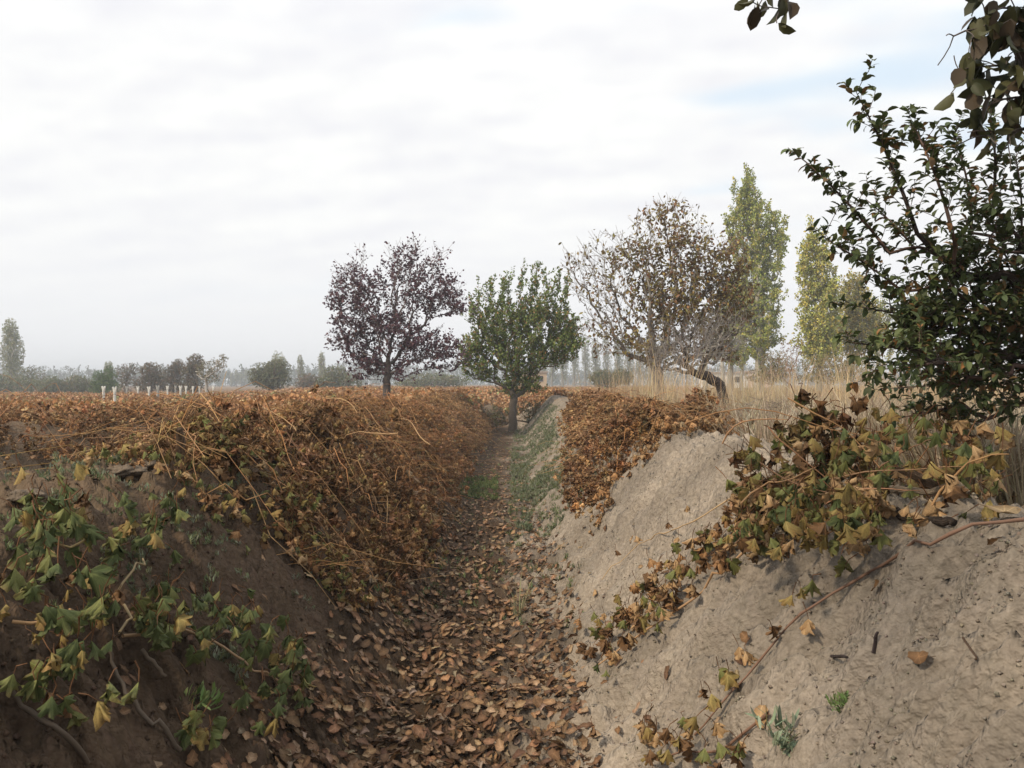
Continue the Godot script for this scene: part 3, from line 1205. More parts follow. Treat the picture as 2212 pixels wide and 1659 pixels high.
	# the hazy row of poplars between the green tree and the walnut
	var x := 1170
	var k := 0
	while x < 1420:
		var top := 715 + 30 * rng.randf() + (30 if x < 1215 else 0)
		far_tree("poplar_tree", "slender hazy poplar, number %s from the left in the row behind green tree and walnut" % ["one", "two", "three", "four", "five", "six", "seven", "eight", "nine", "ten", "eleven", "twelve"][k], rf(150, 185), [[x, (top + 800) / 2.0 - 10, 9, (800 - top) / 2.0], [x + 3, 790, 12, 34]], [x, 838, 50, 0.25], 0.2, Color(0.36, 0.34, 0.3), [Color(0.19, 0.21, 0.09), Color(0.23, 0.23, 0.12)], 850, 0.3, "row of hazy poplars")
		x += 21 + int(rf(0, 5))
		k += 1

	# the near poplars at right
	var leafy := [leaf_cluster(4, 0.85, 0.13, 0.12), leaf_cluster(4, 0.85, 0.16, 0.11)]
	var pop := func(label: String, d: float, trunks: Array, lumps: Array, n: int, tones: Array, per: float, r := 0.2) -> void:
		tree("poplar_tree", label, d, {
			"trunk": trunks, "r": r, "n": n, "lumps": lumps, "bark": Color(0.5, 0.47, 0.4), "twig": Color(0.42, 0.39, 0.32), "tip": 0.012, "flat": 0.3, "climb": 4.0, "bf": 0.12, "seg": 0.5, "limb": 0.35, "spurs": [1.7, 0.5, 1.0], "pipe": 0.55, "group": "poplars at right",
			"leaf": {"shapes": leafy, "per": per * 1.7, "size": 1.0, "thin": 0.08, "tones": tones, "jitter": 0.14, "tips": per * 0.8, "up": 0.3},
		})
	var yg := [Color(0.27, 0.3, 0.08), Color(0.21, 0.26, 0.07), Color(0.36, 0.33, 0.09)]
	pop.call("tallest poplar with three spires and whitish trunk right of the walnut", 50.0, [[1640, 845], [1641, 790], [1643, 700]],
		[[1620, 430, 22, 64], [1632, 520, 34, 100], [1593, 490, 24, 90], [1678, 520, 22, 66], [1650, 630, 42, 100], [1610, 640, 28, 90], [1640, 730, 50, 50]], 420, [Color(0.31, 0.35, 0.09), Color(0.26, 0.31, 0.08), Color(0.38, 0.39, 0.1), Color(0.45, 0.41, 0.1), Color(0.3, 0.36, 0.1)], 4.6, 0.28)
	pop.call("green poplar half hidden behind the right side of the walnut", 55.0, [[1578, 845], [1578, 800], [1580, 720]], [[1580, 690, 34, 80], [1570, 740, 44, 50], [1548, 760, 30, 24]], 160, yg, 3.2, 0.18)
	pop.call("pale yellowing poplar with fanned spires left of the apple tree", 45.0, [[1772, 850], [1770, 800], [1768, 740]],
		[[1752, 540, 14, 56], [1738, 600, 12, 70], [1776, 590, 16, 80], [1795, 640, 18, 76], [1765, 690, 42, 80], [1770, 755, 46, 36]], 300, [Color(0.4, 0.41, 0.11), Color(0.34, 0.37, 0.1), Color(0.52, 0.45, 0.11)], 4.2, 0.16)
	pop.call("yellowest poplar partly behind the apple tree's left branches", 48.0, [[1835, 850], [1836, 800], [1838, 740]],
		[[1836, 640, 20, 56], [1860, 660, 22, 60], [1845, 720, 40, 60], [1880, 720, 30, 60]], 220, [Color(0.46, 0.37, 0.1), Color(0.38, 0.34, 0.1), Color(0.3, 0.3, 0.1)], 4.2, 0.15)
	for q in [[1602, 66.0, "small pale poplar with bare trunk in the gap behind the bent tree", 748], [1900, 60.0, "green poplar seen through the apple tree's lower branches", 640], [1985, 62.0, "yellow green poplar behind the middle of the apple tree", 620]]:
		pop.call(q[2], q[1], [[q[0], 845], [q[0], 815], [q[0] + 2, 790]], [[q[0], (q[3] + 800) / 2.0, 14 if q[0] < 1700 else 40, (800 - q[3]) / 2.0]], 70, yg, 3.0, 0.12)
	# whitewashed trunks and shrubs under the poplars
	far_tree("bare_shrub", "reddish brown leafless shrub between the two poplar groups", 42.0, [[1705, 770, 26, 40], [1690, 800, 40, 26], [1722, 760, 16, 36]], [1704, 846, 16, 0.5], 0.05, Color(0.3, 0.22, 0.17), [Color(0.22, 0.12, 0.07), Color(0.26, 0.16, 0.1)], 260, 0.1, "", "bush")
	far_tree("bush", "brown green thicket under the tallest poplar", 44.0, [[1675, 790, 40, 34], [1655, 812, 50, 18]], [1668, 848, 16], 0.06, Color(0.28, 0.22, 0.17), [Color(0.2, 0.17, 0.07), Color(0.24, 0.17, 0.09), Color(0.17, 0.17, 0.06)], 1000, 0.13, "", "bush")
	far_tree("bush", "yellowish thicket under the fanned poplar", 42.0, [[1780, 790, 60, 26], [1850, 790, 60, 30], [1800, 815, 90, 14]], [1790, 850, 16], 0.06, Color(0.3, 0.25, 0.18), [Color(0.25, 0.22, 0.08), Color(0.22, 0.2, 0.08), Color(0.28, 0.2, 0.1)], 1800, 0.13, "", "bush")
	for q in [[1523, 26.0, "left"], [1560, 30.0, "right"]]:
		tree("young_tree", "slim whitewashed young tree, %s of two beside the bent bare tree" % q[2], q[1], {
			"trunk": [[q[0], 870], [q[0] + 1, 820], [q[0], 780]], "r": 0.075, "n": 40, "lumps": [[q[0] + 5, 740, 26, 40]], "bark": Color(0.62, 0.6, 0.55), "twig": Color(0.4, 0.36, 0.3), "seg": 0.3, "climb": 2.0, "tip": 0.005,
			"group": "whitewashed young trees", "leaf": {"shapes": white_leaves(0.6, [0.2, -0.2], 0.5), "per": 6.0, "size": 0.1, "thin": 0.02, "tones": [Color(0.13, 0.17, 0.05), Color(0.2, 0.2, 0.06)]},
		})

	# purple leaved plum
	tree("plum_tree", "purple leaved plum tree standing in the vines left of the furrow", 23.0, {
		"trunk": [[835, 868], [836, 830], [838, 800], [838, 778]], "r": 0.105, "n": 760, "bark": Color(0.15, 0.125, 0.11), "twig": Color(0.17, 0.14, 0.13), "tip": 0.003, "bf": 0.6, "climb": 1.6, "seg": 0.16, "pipe": 0.53, "spurs": [1.7, 0.34, 0.35],
		"lumps": [[775, 640, 60, 70], [870, 610, 50, 88], [930, 620, 44, 70], [755, 715, 46, 50], [835, 710, 60, 60], [975, 640, 36, 44], [955, 770, 52, 36], [785, 785, 46, 40], [900, 745, 50, 40], [722, 655, 20, 24], [742, 590, 24, 26], [780, 560, 12, 26], [890, 545, 22, 30], [945, 560, 22, 26], [1000, 660, 20, 30], [850, 800, 40, 24]],
		"leaf": {"shapes": white_leaves(0.6, [0.35, -0.2, 0.1], 0.8), "per": 17.0, "size": 0.08, "thin": 0.011, "tips": 2.0, "jitter": 0.03, "up": -0.25, "tones": [Color(0.085, 0.04, 0.06), Color(0.11, 0.05, 0.065), Color(0.07, 0.038, 0.058), Color(0.13, 0.07, 0.075)],
			"keep": func(p: Vector3) -> float: return clampf(1.25 - 0.34 * (p.y - 2.6), 0.22, 1.0) * (0.35 if lump.get_noise_3d(p.x * 4, p.y * 4, p.z * 4) < -0.05 else 1.3)},
	})
	# green apricot at the end of the furrow
	var shoots := PackedVector3Array()
	for q in [[1035, 625, 40], [1062, 612, 40], [1100, 600, 60], [1128, 590, 60], [1150, 598, 50], [1160, 580, 70], [1185, 592, 60], [1205, 600, 50], [1225, 612, 40], [1085, 608, 40], [1020, 650, 30]]:
		for j in 6:
			shoots.append(at(q[0] + rf(-2, 2) - j * 0.8, q[1] + j * q[2] / 3.0, 26.0 + rf(-0.3, 0.3)))
	tree("apricot_tree", "green leaved apricot tree with straight trunk standing at the furrow's end", 26.0, {
		"trunk": [[1108, 936], [1107, 900], [1110, 868]], "r": 0.125, "n": 620, "bark": Color(0.19, 0.155, 0.125), "twig": Color(0.18, 0.15, 0.12), "tip": 0.0035, "bf": 0.45, "climb": 2.2, "seg": 0.16, "pipe": 0.53, "spurs": [1.6, 0.36, 0.8], "shoots": shoots,
		"lumps": [[1085, 710, 60, 50], [1160, 700, 62, 54], [1215, 720, 34, 44], [1050, 760, 50, 46], [1120, 770, 70, 50], [1200, 765, 50, 36], [1010, 770, 24, 24], [1105, 835, 30, 26], [1235, 745, 22, 26], [1140, 830, 22, 34], [1040, 800, 40, 26]],
		"leaf": {"shapes": white_leaves(0.5, [0.35, -0.2, 0.1], 0.7), "per": 33.0, "size": 0.09, "thin": 0.012, "tips": 4.0, "jitter": 0.04, "up": 0.1, "tones": [Color(0.13, 0.185, 0.05), Color(0.165, 0.215, 0.06), Color(0.11, 0.16, 0.042), Color(0.22, 0.25, 0.075), Color(0.16, 0.2, 0.055), Color(0.12, 0.175, 0.05), Color(0.15, 0.2, 0.055), Color(0.14, 0.19, 0.05), Color(0.3, 0.19, 0.08)],
			"keep": func(p: Vector3) -> float: return 0.4 if lump.get_noise_3d(p.x * 4 + 30, p.y * 4, p.z * 4) < -0.2 else 1.0},
	})
	# browning walnut
	tree("walnut_tree", "broad walnut tree with pale limbs and browning leaves right of centre", 21.0, {
		"trunk": [[1424, 885], [1420, 840], [1417, 800], [1420, 770]], "r": 0.15, "n": 820, "bark": Color(0.3, 0.265, 0.23), "twig": Color(0.27, 0.24, 0.22), "tip": 0.004, "bf": 0.6, "climb": 1.3, "seg": 0.18, "limb": 0.22, "pipe": 0.54, "spurs": [1.4, 0.34, 0.3],
		"lumps": [[1330, 560, 90, 62], [1440, 520, 90, 84], [1540, 570, 80, 70], [1270, 600, 50, 60], [1350, 660, 90, 70], [1470, 650, 110, 90], [1570, 660, 60, 70], [1300, 720, 60, 50], [1400, 750, 90, 44], [1520, 750, 70, 40], [1440, 455, 40, 24], [1240, 570, 26, 30], [1600, 600, 26, 50]],
		"leaf": {"shapes": white_leaves(0.5, [0.5, -0.3, 0.2], 1.0), "per": 15.0, "size": 0.11, "thin": 0.013, "tips": 2.0, "jitter": 0.05, "up": -0.7, "forward": 0.2, "tones": [Color(0.15, 0.075, 0.035), Color(0.19, 0.1, 0.045), Color(0.13, 0.085, 0.035), Color(0.24, 0.19, 0.055), Color(0.19, 0.13, 0.045), Color(0.18, 0.16, 0.05), Color(0.22, 0.17, 0.05)],
			"keep": func(p: Vector3) -> float: return (0.18 + 0.95 * sstep(2.1, 4.2, p.x + 0.2 * sin(p.y * 3))) * clampf(1.55 - 0.24 * (p.y - 1.5), 0.28, 1.1) * (0.3 if lump.get_noise_3d(p.x * 4, p.y * 4 + 60, p.z * 4) < -0.1 else 1.15)},
	})
	far_tree("shrub", "dull green undergrowth at the foot of the apricot tree", 27.5, [[1065, 900, 44, 24], [1150, 888, 44, 24], [1020, 880, 30, 18]], [1150, 930, 14], 0.03, Color(0.2, 0.15, 0.1), [Color(0.12, 0.12, 0.05), Color(0.2, 0.12, 0.06), Color(0.09, 0.1, 0.04)], 700, 0.1, "", "bush")
	# bent leafless tree
	tree("bare_tree", "leafless old tree with dark bent trunk and tangled grey twigs", 14.0, {
		"trunk": [[1567, 905], [1563, 862], [1556, 832], [1528, 812], [1496, 803]], "r": 0.085, "n": 420, "bark": Color(0.075, 0.06, 0.055), "twig": Color(0.235, 0.215, 0.2), "tip": 0.003, "bf": 0.12, "climb": 1.0, "seg": 0.12, "limb": 0.5, "pipe": 0.56, "spurs": [1.3, 0.25, 0.3],
		"lumps": [[1500, 755, 90, 46], [1450, 790, 60, 26], [1560, 740, 60, 42], [1510, 705, 70, 30], [1600, 700, 40, 30], [1430, 760, 50, 40]],
	})


# ---------------------------------------------------------------- trees close by
func build_near_trees() -> void:
	# apple tree: its trunk stands right of the frame
	var dd := 3.3
	var shoots := PackedVector3Array()
	for q in [[1850, 200, 1985, 520, 0.0, 20], [1742, 350, 1930, 560, 0.1, 16], [1972, 268, 2060, 520, -0.2, 16], [2062, 290, 2100, 520, 0.2, 14], [2140, 245, 2140, 480, 0.0, 12], [2195, 340, 2200, 560, 0.1, 12], [1782, 515, 1960, 640, 0.0, 12], [1870, 430, 1990, 560, 0.2, 10], [1835, 740, 2010, 760, -0.3, 12], [1880, 800, 2050, 780, -0.3, 12], [1840, 660, 1990, 690, 0.2, 10], [1930, 905, 2090, 870, 0.2, 12], [2080, 925, 2180, 880, 0.1, 9], [1905, 840, 2060, 830, 0.5, 10]]:
		for j in q[5]:
			var s: float = float(j) / q[5]
			shoots.append(at(lerpf(q[0], q[2], s) + 10 * sin(s * 3.0), lerpf(q[1], q[3], s), dd + q[4] + rf(-0.03, 0.03)))
	var apple := []
	for f in [0.5, 0.3, 0.6, 0.2]:
		for c: Color in [Color(0.072, 0.1, 0.036), Color(0.09, 0.115, 0.043), Color(0.062, 0.084, 0.033), Color(0.11, 0.13, 0.05)]:
			apple.append(oval_leaf(rf(0.36, 0.46), f, rf(-1.5, -0.5), c).mesh(M.small_leaf))
	for c: Color in [Color(0.24, 0.12, 0.045)]:
		apple.append(oval_leaf(0.45, 0.7, -1.2, c).mesh(M.small_leaf))
	var trunk := PackedVector3Array([Vector3(3.3, ground(3.3, 3.6) - 0.1, -3.6), Vector3(3.25, 1.15, -3.55), Vector3(3.1, 1.5, -3.5), Vector3(2.8, 1.75, -3.4)])
	var targets := spread_points(390, [[2120, 690, 120, 100], [2040, 660, 90, 70], [2180, 810, 120, 80], [2070, 790, 110, 70], [1985, 700, 60, 60], [2220, 600, 80, 90], [2150, 530, 60, 80], [2060, 550, 46, 60], [2350, 650, 200, 200, 0.0, 0.5]], dd, 0.6)
	targets.append_array(shoots)
	tree_from("apple_tree", "dark leaved apple tree reaching in from the right edge", trunk, targets, {
		"r": 0.055, "bark": Color(0.13, 0.1, 0.085), "twig": Color(0.14, 0.09, 0.075), "tip": 0.0013, "bf": 0.25, "climb": 0.8, "seg": 0.06, "limb": 0.35, "pipe": 0.52, "spurs": [1.2, 0.11, 0.45],
		"leaf": {"shapes": white_leaves(0.47, [0.5, 0.3, 0.2], -0.9), "toned": apple, "per": 52.0, "size": 0.047, "thin": 0.006, "tips": 4.0, "jitter": 0.006, "up": 0.1, "forward": 0.45, "flat": true, "singles": 300,
			"tones": [Color(0.072, 0.1, 0.036), Color(0.09, 0.115, 0.043), Color(0.062, 0.084, 0.033), Color(0.11, 0.13, 0.05), Color(0.08, 0.105, 0.04), Color(0.08, 0.1, 0.04), Color(0.1, 0.12, 0.045), Color(0.075, 0.1, 0.04), Color(0.2, 0.12, 0.05)],
			"seen": func(p: Vector3) -> bool: return p.x / -p.z < 0.62},
	})
	# walnut overhead: its trunk stands behind the camera at right, only hanging twigs come into the frame
	var wt := PackedVector3Array([Vector3(4.6, ground(4.6, -1.5) - 0.1, 1.5), Vector3(4.5, 2.0, 1.4), Vector3(4.2, 3.2, 0.9), Vector3(3.7, 4.1, 0.2)])
	var crown := PackedVector3Array()
	while crown.size() < 620:
		var r := rdir() * pow(rng.randf(), 0.4)
		var p := Vector3(1.2 + r.x * 5.2, 4.7 + r.y * 1.7, 0.6 + r.z * 3.9)
		var d := -p.z
		if p.y > 1.5 + maxf(d, 0.0) * 0.62 + 0.55 and p.y > 2.9:
			crown.append(p)
	for q in [[2215, 40, 2060, 75], [2230, 140, 2070, 150], [2260, 200, 2130, 215], [2250, 270, 2110, 295], [2240, 100, 2140, 60], [2240, 20, 2150, 20], [2230, 180, 2190, 110]]:
		for j in 7:
			crown.append(at(lerpf(q[0], q[2], j / 6.0), lerpf(q[1], q[3], j / 6.0) + rf(-4, 4), 2.5))
	for q in [[1740, -420, 1655, 15], [1740, -300, 1690, 20]]:
		for j in 7:
			crown.append(at(lerpf(q[0], q[2], j / 6.0), lerpf(q[1], q[3], j / 6.0), 2.5))
	var wal := []
	for f in [0.4, 0.15, 0.6]:
		for c: Color in [Color(0.05, 0.055, 0.026), Color(0.062, 0.066, 0.03), Color(0.06, 0.045, 0.028), Color(0.075, 0.075, 0.034)]:
			wal.append(oval_leaf(rf(0.5, 0.6), f, rf(-0.9, -0.3), c, 1.15).mesh(M.small_leaf))
	tree_from("walnut_tree", "walnut tree hanging its dark leaves into the upper right corner", wt, crown, {
		"r": 0.16, "bark": Color(0.2, 0.18, 0.16), "twig": Color(0.13, 0.11, 0.1), "tip": 0.002, "bf": 0.3, "climb": 0.3, "seg": 0.15, "limb": 0.3, "pipe": 0.55, "spurs": [1.3, 0.1, -0.2],
		"leaf": {"shapes": white_leaves(0.55, [0.4, 0.2], -0.6), "toned": wal, "per": 14.0, "size": 0.076, "thin": 0.009, "tips": 3.0, "jitter": 0.02, "up": -0.8, "forward": 0.3, "singles": 300,
			"tones": [Color(0.055, 0.06, 0.028), Color(0.065, 0.07, 0.03), Color(0.06, 0.05, 0.03)],
			"keep": func(p: Vector3) -> float:
				var q := Vector2(1106 + p.x / maxf(-p.z, 0.1) * F, 829.5 - (p.y - EYE) / maxf(-p.z, 0.1) * F)
				return 1.0 if p.z > -0.4 or q.y < -10 or (q.x > 2070 and q.y < 290 and sin(q.x * 0.11) * sin(q.y * 0.09 + 1.0) > -0.25) or (q.x > 1612 and q.x < 1708 and q.y < 48) else 0.05,
			"seen": func(p: Vector3) -> bool: return p.z < -0.5 and absf(p.x) / -p.z < 0.64 and (p.y - 1.5) / -p.z < 0.475},
	})


# ---------------------------------------------------------------- the vines near the furrow
func build_vines() -> void:
	var dry := ["tan", "orange", "pale", "orange", "tan", "brown", "yellow", "orange", "tan"]
	var drier := ["tan", "orange", "pale", "tan", "brown", "orange", "tan", "orange"]
	var mixed := ["tan", "yellow", "brown", "lime", "tan", "yellow", "orange", "brown"]
	# left bank: the tangle begins at a slanting edge
	var left := func(x: float, d: float) -> float:
		var u := x - centre(d)
		var start := 3.75 + 0.9 * (u + 1.6) * (1.0 if u > -1.6 else -0.6) + 0.3 * lump.get_noise_2d(x * 5, d * 5)
		if d < start:
			return 0.0
		return sstep(-0.42, -0.8, u) * sstep(-3.0, -2.3, u) * (0.45 + 0.55 * sstep(start, start + 0.7, d))
	var zones := [
		[3.6, 5.0, 700, 300, mixed, "nearest wilted vine on the left bank, brown and yellow green", 34, -1.75],
		[5.0, 7.0, 1150, 260, dry, "withered orange brown vine on the left bank, behind the nearest one", 46, -1.7],
		[7.0, 10.5, 1500, 160, drier, "tangled withered vine in the middle of the left bank", 80, -1.6],
		[10.5, 16.0, 1700, 60, drier, "withered vine on the left bank below the purple plum tree", 70, -1.6],
		[16.0, 27.0, 2400, 0, drier, "farthest withered vine of the left bank, beside the apricot tree", 50, -1.6],
	]
	for z in zones:
		var spots := vine_spots(z[2], -2.9, -0.4, z[0], z[1], left, 0.65 if z[0] < 5 else 0.6 if z[0] < 10 else 0.4)
		var long_canes := vine_canes(z[6], -2.6, -0.8, z[0] + 0.4, z[1], 1.1, left)
		if z[0] == 5.0:                                       # canes that stand clear of the tangle
			for q in [[676, 846, 772, 892, 6.8], [560, 880, 640, 930, 6.2], [860, 905, 930, 960, 6.6], [740, 950, 860, 935, 6.0]]:
				var a := at(q[0], q[1], q[4])
				var b := at(q[2], q[3], q[4] - 0.2)
				long_canes.append(cane(b, a, 0.03, 0.004, Color(0.42, 0.27, 0.14), 6, false))
				spots.append(a)
		vine(z[5], "vines on the left bank", on_ground(z[7], (z[0] + z[1]) / 2), spots, z[3], z[4], z[4], 0.062, long_canes, true, int(z[2] / (40.0 if z[0] < 7 else 8.0)))
	# right bank
	var right := func(x: float, d: float) -> float:
		var u := x - centre(d)
		var start := 6.7 + 0.5 * lump.get_noise_2d(x * 4, d * 4)
		if d < start:
			return 0.0
		var low := 0.62 + 0.4 * sstep(9, 15, d) + 0.12 * lump.get_noise_2d(d * 3, 4.0)
		return sstep(low, low + 0.25, u) * sstep(2.6, 2.1, u)
	for z in [
		[6.6, 9.0, 1000, 300, drier, "dense orange brown vine draped over the right bank", 40, 1.35],
		[9.0, 12.5, 1000, 120, drier, "orange vine on the right bank, behind the dense draped one", 40, 1.4],
		[12.5, 17.0, 900, 0, drier, "farthest orange vine on the right bank, in front of the walnut tree", 30, 1.4],
	]:
		var spots := vine_spots(z[2], 0.4, 2.6, z[0], z[1], right, 0.85 if z[0] < 9 else 0.6)
		vine(z[5], "vines on the right bank", on_ground(z[7], (z[0] + z[1]) / 2), spots, z[3], z[4], z[4], 0.062, vine_canes(z[6], 0.9, 2.2, z[0] + 0.2, z[1], 1.0, right), true, z[2] / 24)
	# the second row at left; browner leaves paint in the shade of its slope
	var row := func(x: float, d: float) -> float:
		var u := x - centre(d)
		var s := 0.5 - 0.5 * cos(TAU * (-u - 1.75) / 3.4)
		return (1 - sstep(0.45, 0.85, s)) * (0.25 + 0.75 * sstep(-0.15, 0.2, lump.get_noise_2d(x * 3 + 70, d * 3)))
	for z in [
		[-6.9, -3.5, 5.6, 9.0, 420, 150, "withered vine on the second row at the left edge, browned to paint in shade", 60],
		[-6.9, -3.5, 9.0, 14.5, 800, 0, "withered vine farther along the second row from the left bank", 50],
		[-10.3, -6.9, 9.0, 15.0, 1000, 0, "withered vine on the third row at the left edge", 40],
	]:
		var spots := vine_spots(z[4], z[0], z[1], z[2], z[3], row, 0.7)
		vine(z[6], "vines on the farther left rows", on_ground((z[0] + z[1]) / 2, (z[2] + z[3]) / 2), spots, z[5], ["brown", "tan", "brown", "orange"], ["brown", "brown", "tan", "orange"], 0.055, vine_canes(z[7], z[0], z[1], z[2], z[3], 1.2, row), true, z[4] / 18)

	# right front: leafy clump on the crest
	var clump := []
	for k in 430:
		var u := 1600 + 560 * pow(rng.randf(), 1.3)
		var v := lerpf(1150, 900, pow(rng.randf(), 1.25)) - (20 if u < 1900 else 0)
		if k < 150:
			u = rf(1590, 1900)
			v = rf(1020, 1180)
		var d := rf(2.55, 3.5)
		var p := at(u, v, d)
		var g := ground(p.x, d)
		if p.y < g + 0.03:
			p.y = g + rf(0.04, 0.16)
		if p.y > g + 0.5:
			continue
		clump.append(p)
	for q in [[1850, 870, 3.0], [1872, 900, 3.0], [1900, 885, 3.1], [1925, 880, 3.0], [1880, 930, 3.0], [1800, 890, 3.1], [1995, 920, 2.8], [2000, 935, 2.85], [2120, 1000, 2.5], [2165, 970, 2.5], [1620, 940, 3.1], [1630, 975, 3.1], [1680, 965, 3.1], [1690, 930, 3.2]]:
		clump.append(at(q[0], q[1], q[2]))
	var cc := []
	for q in [[1560, 960, 1700, 905, 3.3], [1480, 915, 2000, 905, 3.4], [1700, 860, 1900, 1010, 3.0], [1900, 1010, 2010, 950, 2.9], [1640, 1000, 1880, 1120, 2.9], [1720, 1050, 2100, 1010, 2.9], [1780, 1090, 1990, 1060, 2.8], [1600, 1085, 1760, 1010, 3.0], [2010, 1090, 2180, 980, 2.6], [1660, 920, 1830, 1090, 3.1]]:
		var a := at(q[0], q[1], q[4])
		var b := at(q[2], q[3], q[4] - 0.15)
		a.y = maxf(a.y, ground(a.x, -a.z) + 0.03)
		b.y = maxf(b.y, ground(b.x, -b.z) + 0.03)
		cc.append(cane(a, b, rf(0.0, 0.05), rf(0.0022, 0.0038), vary(pick([Color(0.32, 0.18, 0.09), Color(0.24, 0.14, 0.08)]), 0.2), 6, false))
	vine("leafy yellow brown vine clump on the right crest below the apple tree", "", on_ground(1.5, 3.0), clump, 300, ["yellow", "yellow", "lime", "tan", "yellow", "brown", "lime", "green", "tan"], ["yellow", "lime", "brown", "tan", "yellow"], 0.074, cc)

	# canes that trail over the sand
	var rusty := Color(0.19, 0.11, 0.075)
	runner("long reddish vine cane trailing down the sandy bank at right", "vine canes trailing over the sand", [[2230, 1142], [2100, 1165], [2010, 1190], [1880, 1250], [1760, 1325], [1700, 1375], [1640, 1440], [1580, 1520], [1540, 1570], [1500, 1600]], 0.0052, rusty,
		[[1985, 1190, "tan"], [1840, 1255, "lime"], [1850, 1270, "lime"], [1745, 1320, "yellow"], [1770, 1310, "lime"], [1735, 1345, "yellow"], [1760, 1395, "tan"], [1690, 1395, "brown"], [1620, 1440, "tan"], [1640, 1460, "tan"], [1575, 1490, "lime"], [1590, 1500, "yellow"], [1545, 1535, "brown"], [1560, 1545, "yellow"]], ["yellow"], 0.066)
	var many_leaves := []
	for k in 150:
		var s := pow(rng.randf(), 1.2)
		many_leaves.append([lerpf(1640, 1290, s) + rf(-45, 45), lerpf(1150, 1430, s) + rf(-55, 45)])
	runner("vine cane thick with brown leaves trailing from the crest into the furrow", "vine canes trailing over the sand", [[1720, 1110], [1640, 1180], [1560, 1250], [1500, 1310], [1420, 1365], [1350, 1420], [1290, 1450]], 0.006, Color(0.36, 0.22, 0.12), many_leaves, ["tan", "brown", "yellow", "brown", "tan", "lime", "orange", "brown"], 0.068)
	runner("straight dry vine cane lying on the sand left of the leafy one", "vine canes trailing over the sand", [[1640, 1060], [1500, 1140], [1380, 1185], [1300, 1270]], 0.004, Color(0.4, 0.28, 0.16),
		[[1460, 1150], [1500, 1120], [1390, 1200], [1350, 1220], [1480, 1180]], ["brown", "tan"], 0.05)
	var low := []
	for k in 26:
		low.append([rf(1400, 1640), rf(1590, 1680)])
	low.append([1315, 1465, "green"])
	low.append([1330, 1480, "lime"])
	low.append([1300, 1600, "brown"])
	runner("leafy vine cane along the bottom edge of the sandy bank", "vine canes trailing over the sand", [[1660, 1600], [1560, 1640], [1440, 1660]], 0.005, rusty, low, ["brown", "tan", "yellow", "lime"], 0.058)

	# left front: vines that are still green
	var green := ["green", "green", "lime", "green", "green", "lime", "yellow"]
	var leaf_at := func(list: Array) -> Array:
		var out := []
		for q in list:
			for k in q[4]:
				var g := hit(q[0] + rf(-q[2], q[2]), q[1] + rf(-q[3], q[3]))
				out.append(g + ground_normal(g.x, -g.z) * rf(0.04, 0.2) + Vector3(0, 0.04, 0))
		return out
	var limb := func(list: Array, r: float, tone: Color, lift: float) -> Mesher:
		var pts := PackedVector3Array()
		var rad := PackedFloat32Array()
		for k in list.size() - 1:
			var a := hit(list[k][0], list[k][1])
			var b := hit(list[k + 1][0], list[k + 1][1])
			for j in 4:
				var p := a.lerp(b, j / 4.0)
				p.y = maxf(p.y, ground(p.x, -p.z))
				pts.append(p + ground_normal(p.x, -p.z) * lift + rdir() * r * 0.4)
				rad.append(r * (1 - 0.5 * float(k) / list.size()))
		var m := Mesher.new()
		m.tube(pts, rad, 7, tone)
		return m
	var wood := Color(0.1, 0.075, 0.055)
	vine("green vine with a thick gnarled stem sprawling on the near left bank", "green vines on the near left bank", hit(380, 1640),
		leaf_at.call([[280, 1190, 40, 30, 16], [290, 1240, 50, 30, 12], [240, 1290, 30, 20, 6], [270, 1430, 35, 30, 12], [350, 1390, 40, 25, 14], [450, 1400, 50, 30, 18], [520, 1450, 50, 40, 18], [600, 1500, 40, 40, 16], [520, 1560, 60, 30, 10], [440, 1640, 50, 25, 12], [400, 1440, 40, 30, 8], [630, 1560, 30, 30, 5]]), 200, green, green, 0.07,
		[limb.call([[380, 1655], [320, 1590], [265, 1510], [235, 1440], [228, 1400]], 0.0075, wood, 0.015), limb.call([[235, 1400], [255, 1340], [275, 1280], [285, 1240]], 0.0045, Color(0.27, 0.2, 0.11), 0.06), limb.call([[240, 1410], [330, 1395], [430, 1420], [520, 1480], [630, 1525]], 0.0055, Color(0.3, 0.2, 0.12), 0.06), limb.call([[300, 1440], [330, 1480], [360, 1530]], 0.007, wood, 0.03)], false)
	vine("green vine with yellowing leaves at the left edge of the near bank", "green vines on the near left bank", hit(60, 1560),
		leaf_at.call([[60, 1210, 60, 30, 16], [110, 1150, 60, 20, 8], [40, 1260, 40, 40, 14], [110, 1250, 50, 40, 10], [20, 1330, 30, 40, 8], [60, 1420, 60, 40, 16], [140, 1400, 40, 40, 12], [90, 1490, 60, 40, 10], [40, 1540, 50, 30, 8], [150, 1600, 60, 30, 7], [170, 1180, 30, 30, 6]]), 200, ["green", "lime", "green", "yellow", "green", "lime", "green", "brown"], green, 0.072,
		[limb.call([[190, 1659], [110, 1600], [40, 1540], [0, 1500]], 0.0075, wood, 0.015), limb.call([[20, 1420], [80, 1400], [150, 1370]], 0.005, Color(0.33, 0.2, 0.1), 0.08), limb.call([[30, 1260], [110, 1220], [200, 1180]], 0.005, Color(0.3, 0.22, 0.1), 0.08)], false)


